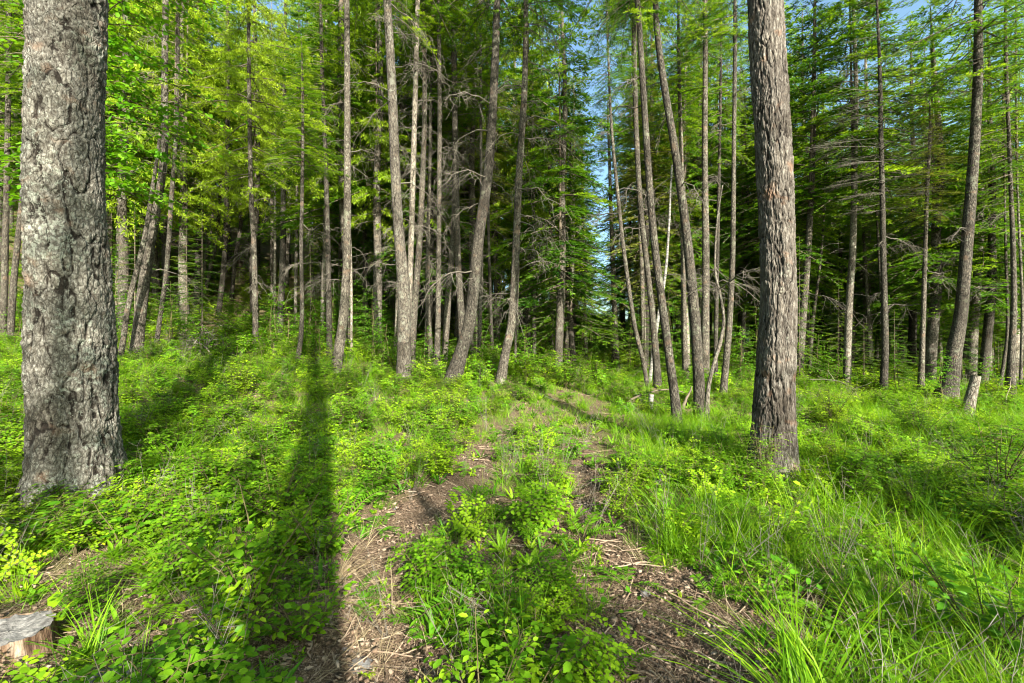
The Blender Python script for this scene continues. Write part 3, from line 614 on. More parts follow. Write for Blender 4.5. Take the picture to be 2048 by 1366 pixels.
 ('fir_tree', 'thin pale trunk cut by the right edge of the picture', 12.5, [(2041, 805, 9), (2043, 640, 7), (2037, 450, 6), (2034, 250, 4)], 'bark_pale', 'fir', 350, 12, .8, 8),
]
BASES = []
for i, (nm, lab, Y, pts, bk, ck, cpy, topz, rs, nd) in enumerate(TREES):
    bx, gz, A = traced_axis(pts, Y, topz, i)
    root = empty(nm, (bx, Y, gz)); tag(root, lab, 'tree')
    BASES.append((bx, Y))
    if i == 0: me, P, rad = trunk_mesh(A, 270, 860, M[bk], i, .05, .34, (7.5, 2.4, .046))
    elif i == 1: me, P, rad = trunk_mesh(A, 200, 800, M[bk], i, .05, .32, (14, 2.0, .034))
    else: me, P, rad = trunk_mesh(A, 14 if Y < 14 else 9, 60 if Y < 14 else 30, M[bk], i, .07)
    link('trunk', me, root)
    top = P[-1, 2]
    if ck:
        zb = zpy(cpy, Y) - gz if cpy is not None else 9.0
        if cpy is not None and cpy < 60 and i > 1 and pts[0][0] < 700: zb += 1.5; rs *= .8
        elif cpy is not None and cpy < 60 and i > 1: zb -= .9
        if i < 2: rs *= .8
        elif pts[0][0] < 700: rs *= .78
        else: rs *= .88
        add_crown(root, P, zb, max(top, zb + 1), ck, rs, i)
    else: zb = top
    if nd: add_dead(root, P, rad, max(1.6, zpy(600, Y) - gz), min(zb + 1.0, top - .3), int(nd * (.9 if 760 < pts[0][0] < 1010 else .25)) + 2, i, .75)

# ------------------------------------------------------------------ plant prototypes
def spray(mb, base, d, L, nleaf, ll, lw, seed, leafm=0, stemm=1, droop=.35, pinnate=True, tint0=None):
    """a stem with leaves along it"""
    r = np.random.default_rng(seed); t = np.linspace(0, 1, 6); d = unit(d)
    P = base + d * (t * L)[:, None] + np.stack([0 * t, 0 * t, -droop * L * t ** 2], 1)
    V, Q = tube(P, .0022 * (1 - t * .6) * (L / .3 + .5), 3); mb.add(V, Q, stemm)
    u = np.linspace(.18, 1, nleaf); i = u * 5; a = np.minimum(i.astype(int), 4); pb = P[a] + (P[a + 1] - P[a]) * (i - a)[:, None]
    T = unit(P[a + 1] - P[a]); up = np.array([0, 0, 1.0]); sd = unit(np.cross(T, up) + 1e-6)
    sg = np.where(np.arange(nleaf) % 2, 1.0, -1.0)[:, None]
    if pinnate: dd = T * .45 + sd * sg + np.array([0, 0, .1])
    else: dd = T * .3 + sd * sg * .8 + r.normal(0, .5, (nleaf, 3))
    dd[-1] = T[-1]
    nn = up + r.normal(0, .28, (nleaf, 3))
    leaves(mb, pb, dd, nn, ll * (.75 + .5 * r.random(nleaf)), lw * (.75 + .5 * r.random(nleaf)), leafm, np.clip((r.random() if tint0 is None else tint0) * .6 + .4 * r.random(nleaf), 0, 1))
    return P
def rose_bush(seed, h=.4, nst=7, ll=.026, lw=.02, lm='leaf', sprays=9, spread=.5, nl=7):
    r = np.random.default_rng(seed); mb = MB()
    for k in range(nst):
        az = r.random() * 6.28; lean = spread * (.2 + .8 * r.random()); hh = h * (.6 + .5 * r.random()); t = np.linspace(0, 1, 7)
        P = np.stack([np.cos(az) * lean * h * t ** 1.3, np.sin(az) * lean * h * t ** 1.3, hh * t], 1) + np.cumsum(r.normal(0, .012, (7, 3)), 0) * h
        P[0, 2] = -.03
        V, Q = tube(P, .0035 * (h / .4) * (1 - t * .7) + .0008, 4); mb.add(V, Q, 1)
        for q in range(sprays):
            u = .2 + .8 * (q + r.random()) / sprays; i = u * 6; a = min(int(i), 5); b = P[a] + (P[a + 1] - P[a]) * (i - a)
            a2 = r.random() * 6.28; d = np.array([np.cos(a2), np.sin(a2), .25 + .5 * r.random()])
            spray(mb, b, d, (.09 + .08 * r.random()) * (h / .4) ** .5 * (ll / .026) ** .6, nl, ll, lw, r.integers(1e9))
    return mb.mesh('leafy_bush', [M[lm], M['stem']])
def broad_rosette(seed, n=8, ll=.12, lw=.03, lm='grass'):
    r = np.random.default_rng(seed); mb = MB(); az = r.random(n) * 6.28; el = .3 + .7 * r.random(n)
    d = np.stack([np.cos(az) * np.cos(el), np.sin(az) * np.cos(el), np.sin(el)], 1); b = d * .01
    nn = np.stack([-np.cos(az) * .7, -np.sin(az) * .7, np.ones(n)], 1)
    leaves(mb, b, d, nn, ll * (.6 + .6 * r.random(n)), lw * (.7 + .6 * r.random(n)), 0)
    return mb.mesh('broad_herb', [M[lm]])
def herb(seed, h=.16, ll=.035, lw=.028, lm='leaf', n=5):
    r = np.random.default_rng(seed); mb = MB()
    for k in range(n):
        az = r.random() * 6.28; d = np.array([np.cos(az) * .5, np.sin(az) * .5, 1])
        spray(mb, np.array([0, 0, -.01]), d, h * (.5 + .6 * r.random()), 8, ll, lw, r.integers(1e9), droop=.3, pinnate=False)
    return mb.mesh('low_herb', [M[lm], M['stem']])
def grass_clump(seed, n=34, h=.35, w=.005, spread=.10, bend=.5, lm='grass', flat=0):
    r = np.random.default_rng(seed); mb = MB(); k = 5; t = np.linspace(0, 1, k)
    az = r.random(n) * 6.28; rr = spread * np.sqrt(r.random(n)); b = np.stack([rr * np.cos(az * 3), rr * np.sin(az * 3), 0 * rr - .01], 1)
    L = h * (.45 + .65 * r.random(n)); lean = (.1 + .5 * r.random(n)) + flat; bd = bend * (.4 + r.random(n))
    d = np.stack([np.cos(az), np.sin(az)], 1)
    out = (lean[:, None] * t + bd[:, None] * t ** 2.2) * L[:, None]
    zz = L[:, None] * (t - (.45 * bd + .3 * flat)[:, None] * t ** 2) * (1 - .75 * min(flat, 1))
    P = np.stack([b[:, 0, None] + d[:, 0, None] * out, b[:, 1, None] + d[:, 1, None] * out, b[:, 2, None] + np.maximum(zz, .004)], -1)
    sd = np.stack([-d[:, 1], d[:, 0], 0 * rr], 1) + r.normal(0, .3, (n, 3)); sd = unit(sd)
    ww = w * (.6 + .7 * r.random(n))[:, None] * (1 - t ** 2.5 * .93)[None]
    A = P + sd[:, None] * ww[..., None] * .5; B = P - sd[:, None] * ww[..., None] * .5
    V = np.stack([A, B], 2).reshape(-1, 3); o = (np.arange(n) * 2 * k)[:, None]; j = np.arange(k - 1)[None] * 2
    Q = np.stack([o + j, o + j + 1, o + j + 3, o + j + 2], -1).reshape(-1, 4)
    mb.add(V, Q, 0, np.repeat(r.random(n), 2 * k)); return mb.mesh('grass_clump', [M[lm]])
def bits(seed, kind):
    r = np.random.default_rng(seed); mb = MB()
    if kind == 'needles':      # a scatter of fallen needles and twiglets
        n = 60; az = r.random(n) * 6.28; P = np.stack([r.normal(0, .09, n), r.normal(0, .09, n), .004 + .012 * r.random(n)], 1)
        d = np.stack([np.cos(az), np.sin(az), r.normal(0, .15, n)], 1); cards(mb, P, d, np.tile([0, 0, 1.], (n, 1)), .012 + .03 * r.random(n), .0016 + .002 * r.random(n), 0, r.random(n) ** 1.6)
    if kind == 'chips':
        for k in range(16):
            c = np.array([r.normal(0, .09), r.normal(0, .09), .006]); a = r.random() * 6.28; l, w, h = .004 + .011 * r.random() ** 2, .003 + .006 * r.random(), .002 + .004 * r.random()
            u = np.array([np.cos(a), np.sin(a), r.normal(0, .3)]); v = np.array([-np.sin(a), np.cos(a), r.normal(0, .3)]); q = np.array([0, 0, 1.])
            V = [c + u * l * sx * (1 + .3 * r.random()) + v * w * sy * (1 + .4 * r.random()) + q * h * sz for sz in (-1, 1) for sy in (-1, 1) for sx in (-1, 1)]
            mb.add(V, [[0, 1, 3, 2], [4, 6, 7, 5], [0, 4, 5, 1], [2, 3, 7, 6], [0, 2, 6, 4], [1, 5, 7, 3]], 0, r.random())
    if kind == 'leaves':
        n = 10; P = np.stack([r.normal(0, .1, n), r.normal(0, .1, n), .008 + .01 * r.random(n)], 1); d = r.normal(0, 1, (n, 3)); d[:, 2] *= .2
        leaves(mb, P, d, np.tile([0, 0, 1.], (n, 1)) + r.normal(0, .3, (n, 3)), .02 + .02 * r.random(n), .012 + .01 * r.random(n), 0)
    if kind == 'twig':
        for q in range(3):
            t = np.linspace(0, 1, 6); a = r.random() * 6.28; L = .08 + .2 * r.random()
            P = np.stack([np.cos(a) * t * L, np.sin(a) * t * L, .008 + .02 * t * r.random()], 1) + np.cumsum(r.normal(0, .008, (6, 3)) * [1, 1, .3], 0) + np.array([r.normal(0, .08), r.normal(0, .08), 0])
            V, Q = tube(P, .0025 + .002 * (1 - t), 4); mb.add(V, Q, 0, .35 + .6 * r.random())
    return mb.mesh('litter_' + kind, [M['litter']], smooth=kind != 'chips')
def pebble_mesh(seed):
    import bmesh
    bm = bmesh.new(); bmesh.ops.create_icosphere(bm, subdivisions=2, radius=1); r = random.Random(seed)
    for v in bm.verts: v.co *= 1 + r.uniform(-.16, .16); v.co.z *= .55; v.co.x *= 1.25
    me = bpy.data.meshes.new('pebble'); bm.to_mesh(me); bm.free(); me.materials.append(M['stone'])
    for p in me.polygons: p.use_smooth = False
    return me

# ------------------------------------------------------------------ forest behind
BG_TR = []
for k in range(6):
    r = random.Random(k); A = []; bend = r.uniform(-.5, .5); hh = 18
    for z in np.linspace(0, hh, 8): A.append([bend * math.sin(z / hh * 3) + r.uniform(-.06, .06), r.uniform(-.06, .06), z - (.5 if z == 0 else 0), .15 * (1 - z / hh) ** .75 + .012])
    BG_TR.append(trunk_mesh(np.array(A), 8, 26, M['bark' if k % 3 else 'bark_pale'], 100 + k, .07, .25))
def dead_set(seed):
    r = random.Random(seed); mb = MB()
    rr = np.random.default_rng(seed)
    for k in range(9):
        z = r.uniform(3, 9.5); az = r.random() * 6.28; L = r.uniform(.5, 1.5); t = np.linspace(0, 1, 5)
        P = np.stack([np.cos(az) * t * L, np.sin(az) * t * L, z - .4 * L * t ** 1.6], 1) + np.cumsum(rr.normal(0, .04, (5, 3)), 0)
        V, Q = tube(P, .012 * (1 - t * .8) + .002, 3); mb.add(V, Q, 0, r.random())
        for q in range(4):
            b = P[r.randrange(1, 5)]; dd = unit(rr.normal(0, 1, 3) + np.array([np.cos(az), np.sin(az), -.5])); s = np.linspace(0, 1, 3)
            V, Q = tube(b + dd * (s * L * .4)[:, None], np.array([.005, .004, .002]), 3); mb.add(V, Q, 0, r.random())
    return mb.mesh('dead_branches', [M['twig']])
DSET = [dead_set(k) for k in range(3)]
placed = list(BASES); nbg = 0
LM = [(-400, 'the left edge'), (20, 'the left edge trunk'), (150, 'the huge left trunk'), (290, 'the leaning grey trunk'), (450, 'the hillside trunks'), (510, 'the dark larch'), (600, 'the slim young fir'), (680, 'the curved-foot trunk'),
      (806, 'the stout sunlit trunk'), (875, 'the dead straight trunk'), (940, 'the curved leaning trunk'), (1020, 'the knotty brown trunk'), (1068, 'the straight thin trunk'), (1140, 'the yellowish trunk'), (1205, 'the path end'), (1229, 'the banded sunlit trunk'),
      (1310, 'the dark clump trunk'), (1395, 'the thickest clump trunk'), (1458, 'the rightmost clump trunk'), (1548, 'the thick brown trunk'), (1608, 'the mottled trunk'), (1702, 'the three even trunks'), (1768, 'the tall dead tree'), (1850, 'the slim yellowish fir'),
      (1920, 'the big leaning trunk'), (2026, 'the right edge trunk'), (2900, 'the right edge')]
def between(px):
    for (a, na), (b, nb_) in zip(LM[:-1], LM[1:]):
        if a <= px < b:
            if a < 0: return 'beside ' + nb_
            if b > 2800: return 'beyond ' + na
            return 'between ' + na + ' and ' + nb_
    return 'at the picture edge'
KN = {'bg': 'dark green fir', 'bglarch': 'lime green larch', 'fir_sparse': 'thinly leaved fir', 'dry': 'yellowish conifer', 'fir_point': 'pointed fir'}
GRP = {'left': 'forest trees on the left hillside', 'mid': 'forest trees round the path end', 'right': 'forest trees on the right'}
tries = 0
while nbg < 270 and tries < 9000:
    tries += 1
    near = nbg < 170
    Y = R.uniform(14, 28) if near else R.uniform(26, 42)
    px = R.uniform(-120, 2170)
    X = (px - 1024) / F * Y
    if min((X - a) ** 2 + (Y - b) ** 2 for a, b in placed) < (1.1 if near else 1.5) ** 2: continue
    if Y < 27 and abs(px - 1200) < 26: continue          # the path's opening
    if Y < 27 and 350 < px < 620 and R.random() < .8: continue  # sunlit bare slope stays open
    if abs(px - 1195) < 42 and Y < 33: continue
    if 1178 < px < 1222 and Y < 45: continue
    if Y < 20 and px < 700 and R.random() < .5: continue
    z = Hs(X, Y)
    zone = 'left' if px < 800 else ('mid' if px < 1500 else 'right')
    if zone == 'right': ht = R.uniform(11, 15) + (2.5 if px < 1750 else 0)
    elif zone == 'mid': ht = R.uniform(13, 18) if abs(px - 1200) > 60 else R.uniform(9, 12)
    else: ht = R.uniform(14, 20)
    s = ht / 18
    grp = GRP[zone]; root = empty('conifer_tree', (X, Y, z), R.random() * 6.28)
    me, P, rad = BG_TR[R.randrange(6)]
    tr = link('trunk', me, root); rs = R.uniform(.65, 1.15); tr.scale = (rs, rs, s)
    PP = P.copy(); PP[:, :2] *= rs; PP[:, 2] *= s
    if zone == 'left': kind = R.choices(['bg', 'bglarch', 'fir_sparse', 'dry'], [5, 4 if 380 < px < 760 else 1, 1.5, .5])[0]
    elif zone == 'mid': kind = R.choices(['bg', 'bglarch', 'fir_sparse', 'dry', 'fir_point'], [5, 1, 1.5, 1.5, 1])[0]
    else: kind = R.choices(['bg', 'bglarch', 'fir_point', 'dry'], [5, .7, 3, 1.2])[0]
    row = 'second row' if Y < 18.5 else ('middle distance' if Y < 25 else ('farther back' if Y < 32 else 'at the back'))
    tag(root, (KN[kind] + ' ' + row + ' ' + between(px)).replace('  ', ' '), 'tree', grp)
    cb = R.uniform(.16, .36) * ht if zone != 'left' else R.uniform(.22, .42) * ht
    if Y > 28: cb *= .55
    add_crown(root, PP, cb, ht, kind, R.uniform(.95, 1.45), nbg)
    if Y < 36:
        d = link('dead_branches', DSET[R.randrange(3)], root); d.scale = (1, 1, .8 * s + .2); d['kind'] = 'stuff'
    placed.append((X, Y)); nbg += 1
print('background trees', nbg)


# young firs and broadleaf saplings between the trunks
def sapling_mesh(seed, h=3.0, nb=22, ll=.075):
    r = np.random.default_rng(seed); mb = MB()
    for st in range(r.integers(1, 4)):
        t = np.linspace(0, 1, 9); P = np.stack([0 * t, 0 * t, t * h * (1 - .2 * st)], 1) + np.cumsum(r.normal(0, .03, (9, 3)), 0) + np.array([.12, .05, 0]) * st
        P[0, 2] = -.05; V, Q = tube(P, .016 * (1 - t * .8) + .002, 5); mb.add(V, Q, 1)
        for k in range(nb):
            u = .25 + .75 * (k + r.random()) / nb; i = u * 8; a = min(int(i), 7); b = P[a] + (P[a + 1] - P[a]) * (i - a); az = r.random() * 6.28
            d = np.array([np.cos(az), np.sin(az), .2 + .5 * r.random()]); L = h * .26 * (1.2 - u) * (.6 + .6 * r.random()) + .1
            Pb = spray(mb, b, d, L, max(5, int(L * 16)), ll, ll * .62, r.integers(1e9), pinnate=False, droop=.25)
            for q in range(2):
                az2 = az + r.normal(0, .8); spray(mb, Pb[2 + q], np.array([np.cos(az2), np.sin(az2), .2]), L * .5, max(4, int(L * 10)), ll, ll * .62, r.integers(1e9), pinnate=False)
    return mb.mesh('leafy_stems', [M['leaf2'], M['stem']])
SAP = [sapling_mesh(61), sapling_mesh(62, 2.2, 18), sapling_mesh(63, 3.6, 26)]
SPOTS = [(612, 700, 13), (640, 735, 12), (745, 745, 12.5), (765, 738, 12), (785, 750, 11.5), (750, 700, 15), (1052, 745, 13), (1045, 720, 15), (1160, 735, 17), (1185, 720, 20), (1090, 722, 18), (960, 735, 14),
         (545, 715, 12), (560, 690, 14), (700, 710, 15), (1480, 760, 14), (1495, 770, 13), (1510, 750, 15), (1640, 765, 14), (1665, 770, 13.5), (1800, 800, 12), (1880, 815, 10.5), (1975, 800, 12), (1330, 745, 16), (1255, 735, 18), (850, 745, 12), (345, 690, 12), (260, 690, 11), (630, 690, 15), (665, 700, 15), (690, 700, 16), (730, 700, 18), (770, 690, 19), (840, 700, 18), (1010, 700, 19), (1080, 700, 22), (1280, 700, 20), (1360, 700, 19), (1440, 700, 18), (1530, 700, 19), (30, 690, 13), (250, 600, 15), (980, 700, 17)]
for k, (px, py, Y) in enumerate(SPOTS):
    x = (px - 1024) / F * Y; root = empty('broadleaf_sapling', (x, Y, Hs(x, Y)), R.random() * 6.28)
    z = 'left of the path' if px < 1200 else 'right of the path'
    tag(root, ('taller ' if Y > 13 else 'low ') + 'leafy broadleaf sapling ' + between(px), 'sapling', 'broadleaf saplings ' + z)
    o = link('leafy_stems', SAP[k % 3], root); sc = R.uniform(.5, .95) if Y > 13 else R.uniform(.35, .6); o.scale = (sc * 1.3, sc * 1.3, sc)
k = 0; tries = 0
while k < 105 and tries < 2500:
    tries += 1; px = R.choice([R.uniform(1560, 2150), R.uniform(-60, 1150), R.uniform(1240, 2150)]); Y = R.uniform(13.5, 30); X = (px - 1024) / F * Y
    if min((X - a) ** 2 + (Y - b) ** 2 for a, b in placed) < .6: continue
    if abs(px - 1205) < 60 or (430 < px < 600 and Y < 24): continue
    z = 'left of the path' if px < 1200 else 'right of the path'
    root = empty('young_fir', (X, Y, Hs(X, Y)), R.random() * 6.28); tag(root, ('nearer ' if Y < 20 else 'farther ') + 'small bushy young fir ' + between(px), 'tree', 'young firs ' + z)
    o = link('crown', CR['fir_point'][0], root, (0, 0, -.15)); h = R.uniform(2, 5.5); q = R.uniform(.45, .75); o.scale = (q, q, h / 10)
    placed.append((X, Y)); k += 1

# trees behind the viewpoint, which shade the foreground
dirs = (0.416, -0.909); side = (0.909, 0.416)
BEHIND = [(5.2, -.05, 'trunk right behind the viewpoint that throws the long straight shadow', .27, 8.5, 16, 'fir_sparse', .7),
          (9.0, -5.2, 'fir behind the viewpoint on the left', .2, 4.5, 11, 'fir_sparse', 1.1),
          (9, 5.0, 'fir behind the viewpoint on the right', .13, 3.0, 9, 'fir', .9),
          (13, -2.4, 'fir standing far behind the viewpoint', .13, 6, 12, 'fir', .8),
          (10, 8.5, 'fir behind the viewpoint, far to the right', .14, 3.5, 11, 'fir', .9),
          (10, -10.5, 'fir behind the viewpoint, far to the left', .2, 4, 12, 'fir', .8),
          (15, 1.4, 'slim fir at the back behind the viewpoint', .13, 7, 12.5, 'fir', .6),
          (18, 8.5, 'tall fir at the back right behind the viewpoint', .2, 6, 15, 'fir', .9),
          (4.6, 2.9, 'young fir just behind the viewpoint on the right', .12, 1.6, 5.6, 'fir', .42),
          (2.9, -.50, 'small young fir added close behind the viewpoint for shade, left one', .06, .6, 5.6, 'fir', .46),  # unseen fir added to widen the shade at the bottom left
          (3.0, .95, 'small young fir added close behind the viewpoint for shade, right one', .06, .6, 5.0, 'fir', .44),  # unseen fir added to shade the bottom centre
          (5.4, 5.3, 'bushy young fir added to the right behind the viewpoint for shade', .1, 1.8, 7.0, 'fir', .55),  # unseen fir added to throw shade on the right foreground
          (8.5, -1.9, 'thin fir added behind the viewpoint to dapple the huge trunk', .12, 8, 12.5, 'fir_sparse', .7),  # unseen fir added so its thin crown dapples the huge trunk
          (13, 4.6, 'bushy fir behind the viewpoint on the right', .16, 4.5, 9.5, 'fir', .8),
          (12, -7.5, 'bushy fir behind the viewpoint on the left', .16, 5, 9.5, 'fir', .8)]
for k, (dist, off, lab, r0, cb, ht, kind, rs) in enumerate(BEHIND):
    x = dirs[0] * dist + side[0] * off; y = dirs[1] * dist + side[1] * off; z = Hs(x, y)
    root = empty('fir_tree', (x, y, z)); tag(root, lab, 'tree')
    A = np.array([[0, 0, -.4, r0 * 1.2]] + [[.05 * math.sin(q * 2 + k), 0, q / 8 * ht, r0 * (1 - q / 8) ** .7 + .015] for q in range(9)])
    me, P, rad = trunk_mesh(A, 12, 40, M['bark'], 300 + k, .06)
    link('trunk', me, root); add_crown(root, P, cb, ht, kind, rs, k + 50); add_dead(root, P, rad, 3, cb, 10, k + 70)

# ------------------------------------------------------------------ scatter by geometry nodes (ground cover nobody could count)
def scatter(name, meshes, pos, scl, idx, label=None, tilt=.15, cat=None, rotz=None):
    src = bpy.data.collections.new(name + '_source')
    for k, me in enumerate(meshes):
        o = bpy.data.objects.new('%s_source_%02d' % (name, k), me); src.objects.link(o)
    n = len(pos); me = bpy.data.meshes.new(name); me.vertices.add(n); me.vertices.foreach_set('co', np.asarray(pos, np.float32).ravel())
    a = me.attributes.new('scl', 'FLOAT', 'POINT'); a.data.foreach_set('value', np.asarray(scl, np.float32))
    a = me.attributes.new('pick', 'INT', 'POINT'); a.data.foreach_set('value', np.asarray(idx, np.int32))
    rot = np.stack([rng.normal(0, tilt, n), rng.normal(0, tilt, n), rng.random(n) * 6.283], 1)
    a = me.attributes.new('rot', 'FLOAT_VECTOR', 'POINT'); a.data.foreach_set('vector', rot.astype(np.float32).ravel())
    o = link(name, me)
    ng = bpy.data.node_groups.new(name, 'GeometryNodeTree')
    ng.interface.new_socket('Geometry', in_out='INPUT', socket_type='NodeSocketGeometry'); ng.interface.new_socket('Geometry', in_out='OUTPUT', socket_type='NodeSocketGeometry')
    gi = ng.nodes.new('NodeGroupInput'); go = ng.nodes.new('NodeGroupOutput'); ip = ng.nodes.new('GeometryNodeInstanceOnPoints'); ci = ng.nodes.new('GeometryNodeCollectionInfo')
    ci.inputs['Collection'].default_value = src; ci.inputs['Separate Children'].default_value = True; ci.inputs['Reset Children'].default_value = True
    def na(nm, ty):
        q = ng.nodes.new('GeometryNodeInputNamedAttribute'); q.data_type = ty; q.inputs[0].default_value = nm
        return [s for s in q.outputs if s.enabled and s.name == 'Attribute'][0]
    e2r = ng.nodes.new('FunctionNodeEulerToRotation')
    Lk = ng.links; Lk.new(gi.outputs[0], ip.inputs['Points']); Lk.new(ci.outputs[0], ip.inputs['Instance']); ip.inputs['Pick Instance'].default_value = True
    Lk.new(na('pick', 'INT'), ip.inputs['Instance Index']); Lk.new(na('rot', 'FLOAT_VECTOR'), e2r.inputs[0]); Lk.new(e2r.outputs[0], ip.inputs['Rotation']); Lk.new(na('scl', 'FLOAT'), ip.inputs['Scale'])
    Lk.new(ip.outputs[0], go.inputs[0])
    md = o.modifiers.new('scatter', 'NODES'); md.node_group = ng
    tag(o, label, cat, None, 'stuff'); return o
def sample(n, ylo=.9, yhi=16, dens=None, xm=1.4, p=1.0):
    """points over the visible ground; density falls with distance by power p"""
    u = rng.random(n); a = 2 - p
    Y = (ylo ** a + u * (yhi ** a - ylo ** a)) ** (1 / a) if abs(a) > 1e-6 else ylo * (yhi / ylo) ** u
    X = (rng.random(n) * 2 - 1) * xm * (Y + .6)
    if dens is not None:
        k = rng.random(n) < np.clip(dens(X, Y), 0, 1); X, Y = X[k], Y[k]
    ok = np.ones(len(X), bool)
    for (bx, by), rr in zip(BASES[:2], (.34, .27)): ok &= (X - bx) ** 2 + (Y - by) ** 2 > rr ** 2
    ok &= (X + 2.33) ** 2 + (Y - 2.0) ** 2 > .3 ** 2
    X, Y = X[ok], Y[ok]
    return np.stack([X, Y, H(X, Y)], 1)
def sgn_dr(x, y):
    """signed distance right of the right-hand rut (positive = right)"""
    xr = np.interp(y, RR[::-1, 1][::-1] if RR[0, 1] > RR[-1, 1] else RR[:, 1], RR[::-1, 0][::-1] if RR[0, 1] > RR[-1, 1] else RR[:, 0]); return x - xr
def sgn_dl(x, y):
    xr = np.interp(y, RL[:, 1], RL[:, 0]); return x - xr
def corner(x, y):   # needle-strewn ground in the near left corner and bottom centre
    w = (n2(x, y, 3, 8) - .45) * .9
    a = np.exp(-(((x + 2.15) / .85) ** 4 + ((y - 2.1 + w) / .62) ** 4)); b = np.exp(-((x + .85) / .3) ** 2 - ((y - 2.1) / .35) ** 2); c = np.exp(-((x - .75) / .5) ** 2 - ((y - 2.15) / .45) ** 2)
    return np.maximum(a, np.maximum(b, c))
def far_l(x, y): return np.clip((y - 10.5 + .0 * x) / 1.5, 0, 1) * (x < 1) + np.clip((y - 17) / 2, 0, 1) * (x >= 1)
def d_grass(x, y):
    thin = np.clip((y - 4.5) / 5, 0, 1) * .42
    right = np.clip(sgn_dr(x, y) / .35 - .2, 0, 1); b = 1 - np.clip(rut(x, y) * 1.25, 0, 1); nz = np.clip((n2(x, y, .8, 21) - .34) * 5, .0, 1)
    left = np.clip(-sgn_dl(x, y) / .5, 0, 1); mid = (1 - right) * (1 - left)
    w = right * (.28 + .52 * nz) * (1 - .75 * np.exp(-((x - 1.55) / .5) ** 2 - ((y - 2.3) / .55) ** 2)) + left * (.16 + .5 * nz * (y > 5)) + mid * .4 * nz
    w += .8 * np.exp(-((x + 2.9) / .55) ** 2 - ((y - 4.9) / .6) ** 2)
    return np.maximum(w * b, thin) * (1 - .85 * corner(x, y)) * (1 - .85 * far_l(x, y))
def d_rose(x, y):
    right = np.clip(sgn_dr(x, y) / .35, 0, 1); b = 1 - np.clip(rut(x, y) * 1.35, 0, 1); nz = np.clip((n2(x, y, .7, 31) - .36) * 6, .05, 1)
    left = np.clip(-sgn_dl(x, y) / .5 - .1, 0, 1); mid = (1 - right) * (1 - left)
    w = right * .55 * nz * (y > 2.6) + left * (.35 + .6 * nz) + mid * .3 * nz
    w *= 1 - .9 * np.exp(-((x + 2.9) / .5) ** 2 - ((y - 4.9) / .6) ** 2)
    return w * b * (1 - .92 * corner(x, y)) * (1 - .6 * far_l(x, y))

GC = [grass_clump(31, 12, .34, .0035, .12, .5, 'straw', .2), grass_clump(1, 34, .30, .0042), grass_clump(2, 26, .40, .0048, .09, .5), grass_clump(3, 44, .18, .0035, .12), grass_clump(4, 30, .26, .0042, .12, .8), grass_clump(5, 24, .44, .0048, .07, .3)]
pg = sample(26000, .95, 17, d_grass, p=1.25)
r_ = rng.random(len(pg)); tall = np.clip((sgn_dr(pg[:, 0], pg[:, 1]) - .3) / .8, 0, 1) * np.clip((9 - pg[:, 1]) / 3, 0, 1)
ig = np.where(r_ < .3 + .5 * tall, rng.choice([0, 1, 1, 2, 2, 2, 5, 5, 5, 1], len(pg)), rng.choice([0, 3, 3, 4, 1, 3, 4, 1], len(pg)))
scatter('grass', GC, pg, (.5 + .4 * rng.random(len(pg))) * (1 + .2 * tall) * (1 + .02 * pg[:, 1]), ig)
print('grass', len(pg))
RB = [rose_bush(1, .34, 7, .034, .026), rose_bush(2, .28, 6, .028, .022, spread=.8), rose_bush(3, .42, 8, .038, .03), rose_bush(4, .24, 6, .03, .025, 'leafy', 7, .9), rose_bush(5, .32, 7, .032, .025, 'leafy', 8, .7), rose_bush(6, .22, 7, .045, .036, 'leaf2', 6, 1.0, 5)]
pr = sample(7600, 1.1, 16, d_rose, p=1.15)
ir = rng.choice([0, 1, 2, 3, 4, 5], len(pr), p=[.2, .22, .12, .2, .14, .12])
scatter('rose_undergrowth', RB, pr, .55 + .55 * rng.random(len(pr)), ir, tilt=.2)
print('rose', len(pr))
def dry_stalks(seed):
    r = np.random.default_rng(seed); mb = MB()
    for k in range(5):
        t = np.linspace(0, 1, 6); az = r.random() * 6.28; h = .2 + .3 * r.random(); P = np.stack([np.cos(az) * .35 * h * t, np.sin(az) * .35 * h * t, h * t - .01], 1) + np.cumsum(r.normal(0, .006, (6, 3)), 0)
        V, Q = tube(P, .0018 * (1 - t * .6), 3); mb.add(V, Q, 0, .5 + .5 * r.random())
        for q in range(5):
            b = P[r.integers(2, 6)]; d = unit(r.normal(0, 1, 3) + [0, 0, .6]); s3 = np.linspace(0, 1, 3); V, Q = tube(b + d * (s3 * .06)[:, None], np.full(3, .0009), 3); mb.add(V, Q, 0, .8)
    return mb.mesh('dry_stalks', [M['twig']])
def fern(seed):
    r = np.random.default_rng(seed); mb = MB()
    for k in range(6):
        az = r.random() * 6.28; spray(mb, np.array([0, 0, 0.]), np.array([np.cos(az), np.sin(az), .9]), .28 + .1 * r.random(), 26, .05, .014, r.integers(1e9), droop=.5, tint0=.2)
    return mb.mesh('feathery_herb', [M['leaf'], M['stem']])
HB = [dry_stalks(1), dry_stalks(2), fern(3), fern(4), herb(1), herb(2, .11, .025, .02), herb(3, .14, .03, .022, 'leafy'), broad_rosette(4), broad_rosette(5, 6, .09, .025, 'leafy'), broad_rosette(6, 7, .15, .028, 'leaf2')]
ph = sample(9000, .95, 15, lambda x, y: (1 - np.clip(rut(x, y) * 1.0, 0, .80)) * (1 - .6 * corner(x, y)) * .8 * (1 - .5 * far_l(x, y)), p=1.3)
scatter('low_herbs', HB, ph, .6 + .7 * rng.random(len(ph)), rng.choice(10, len(ph), p=[.035, .035, .06, .06, .15, .16, .15, .12, .12, .11]), tilt=.2)
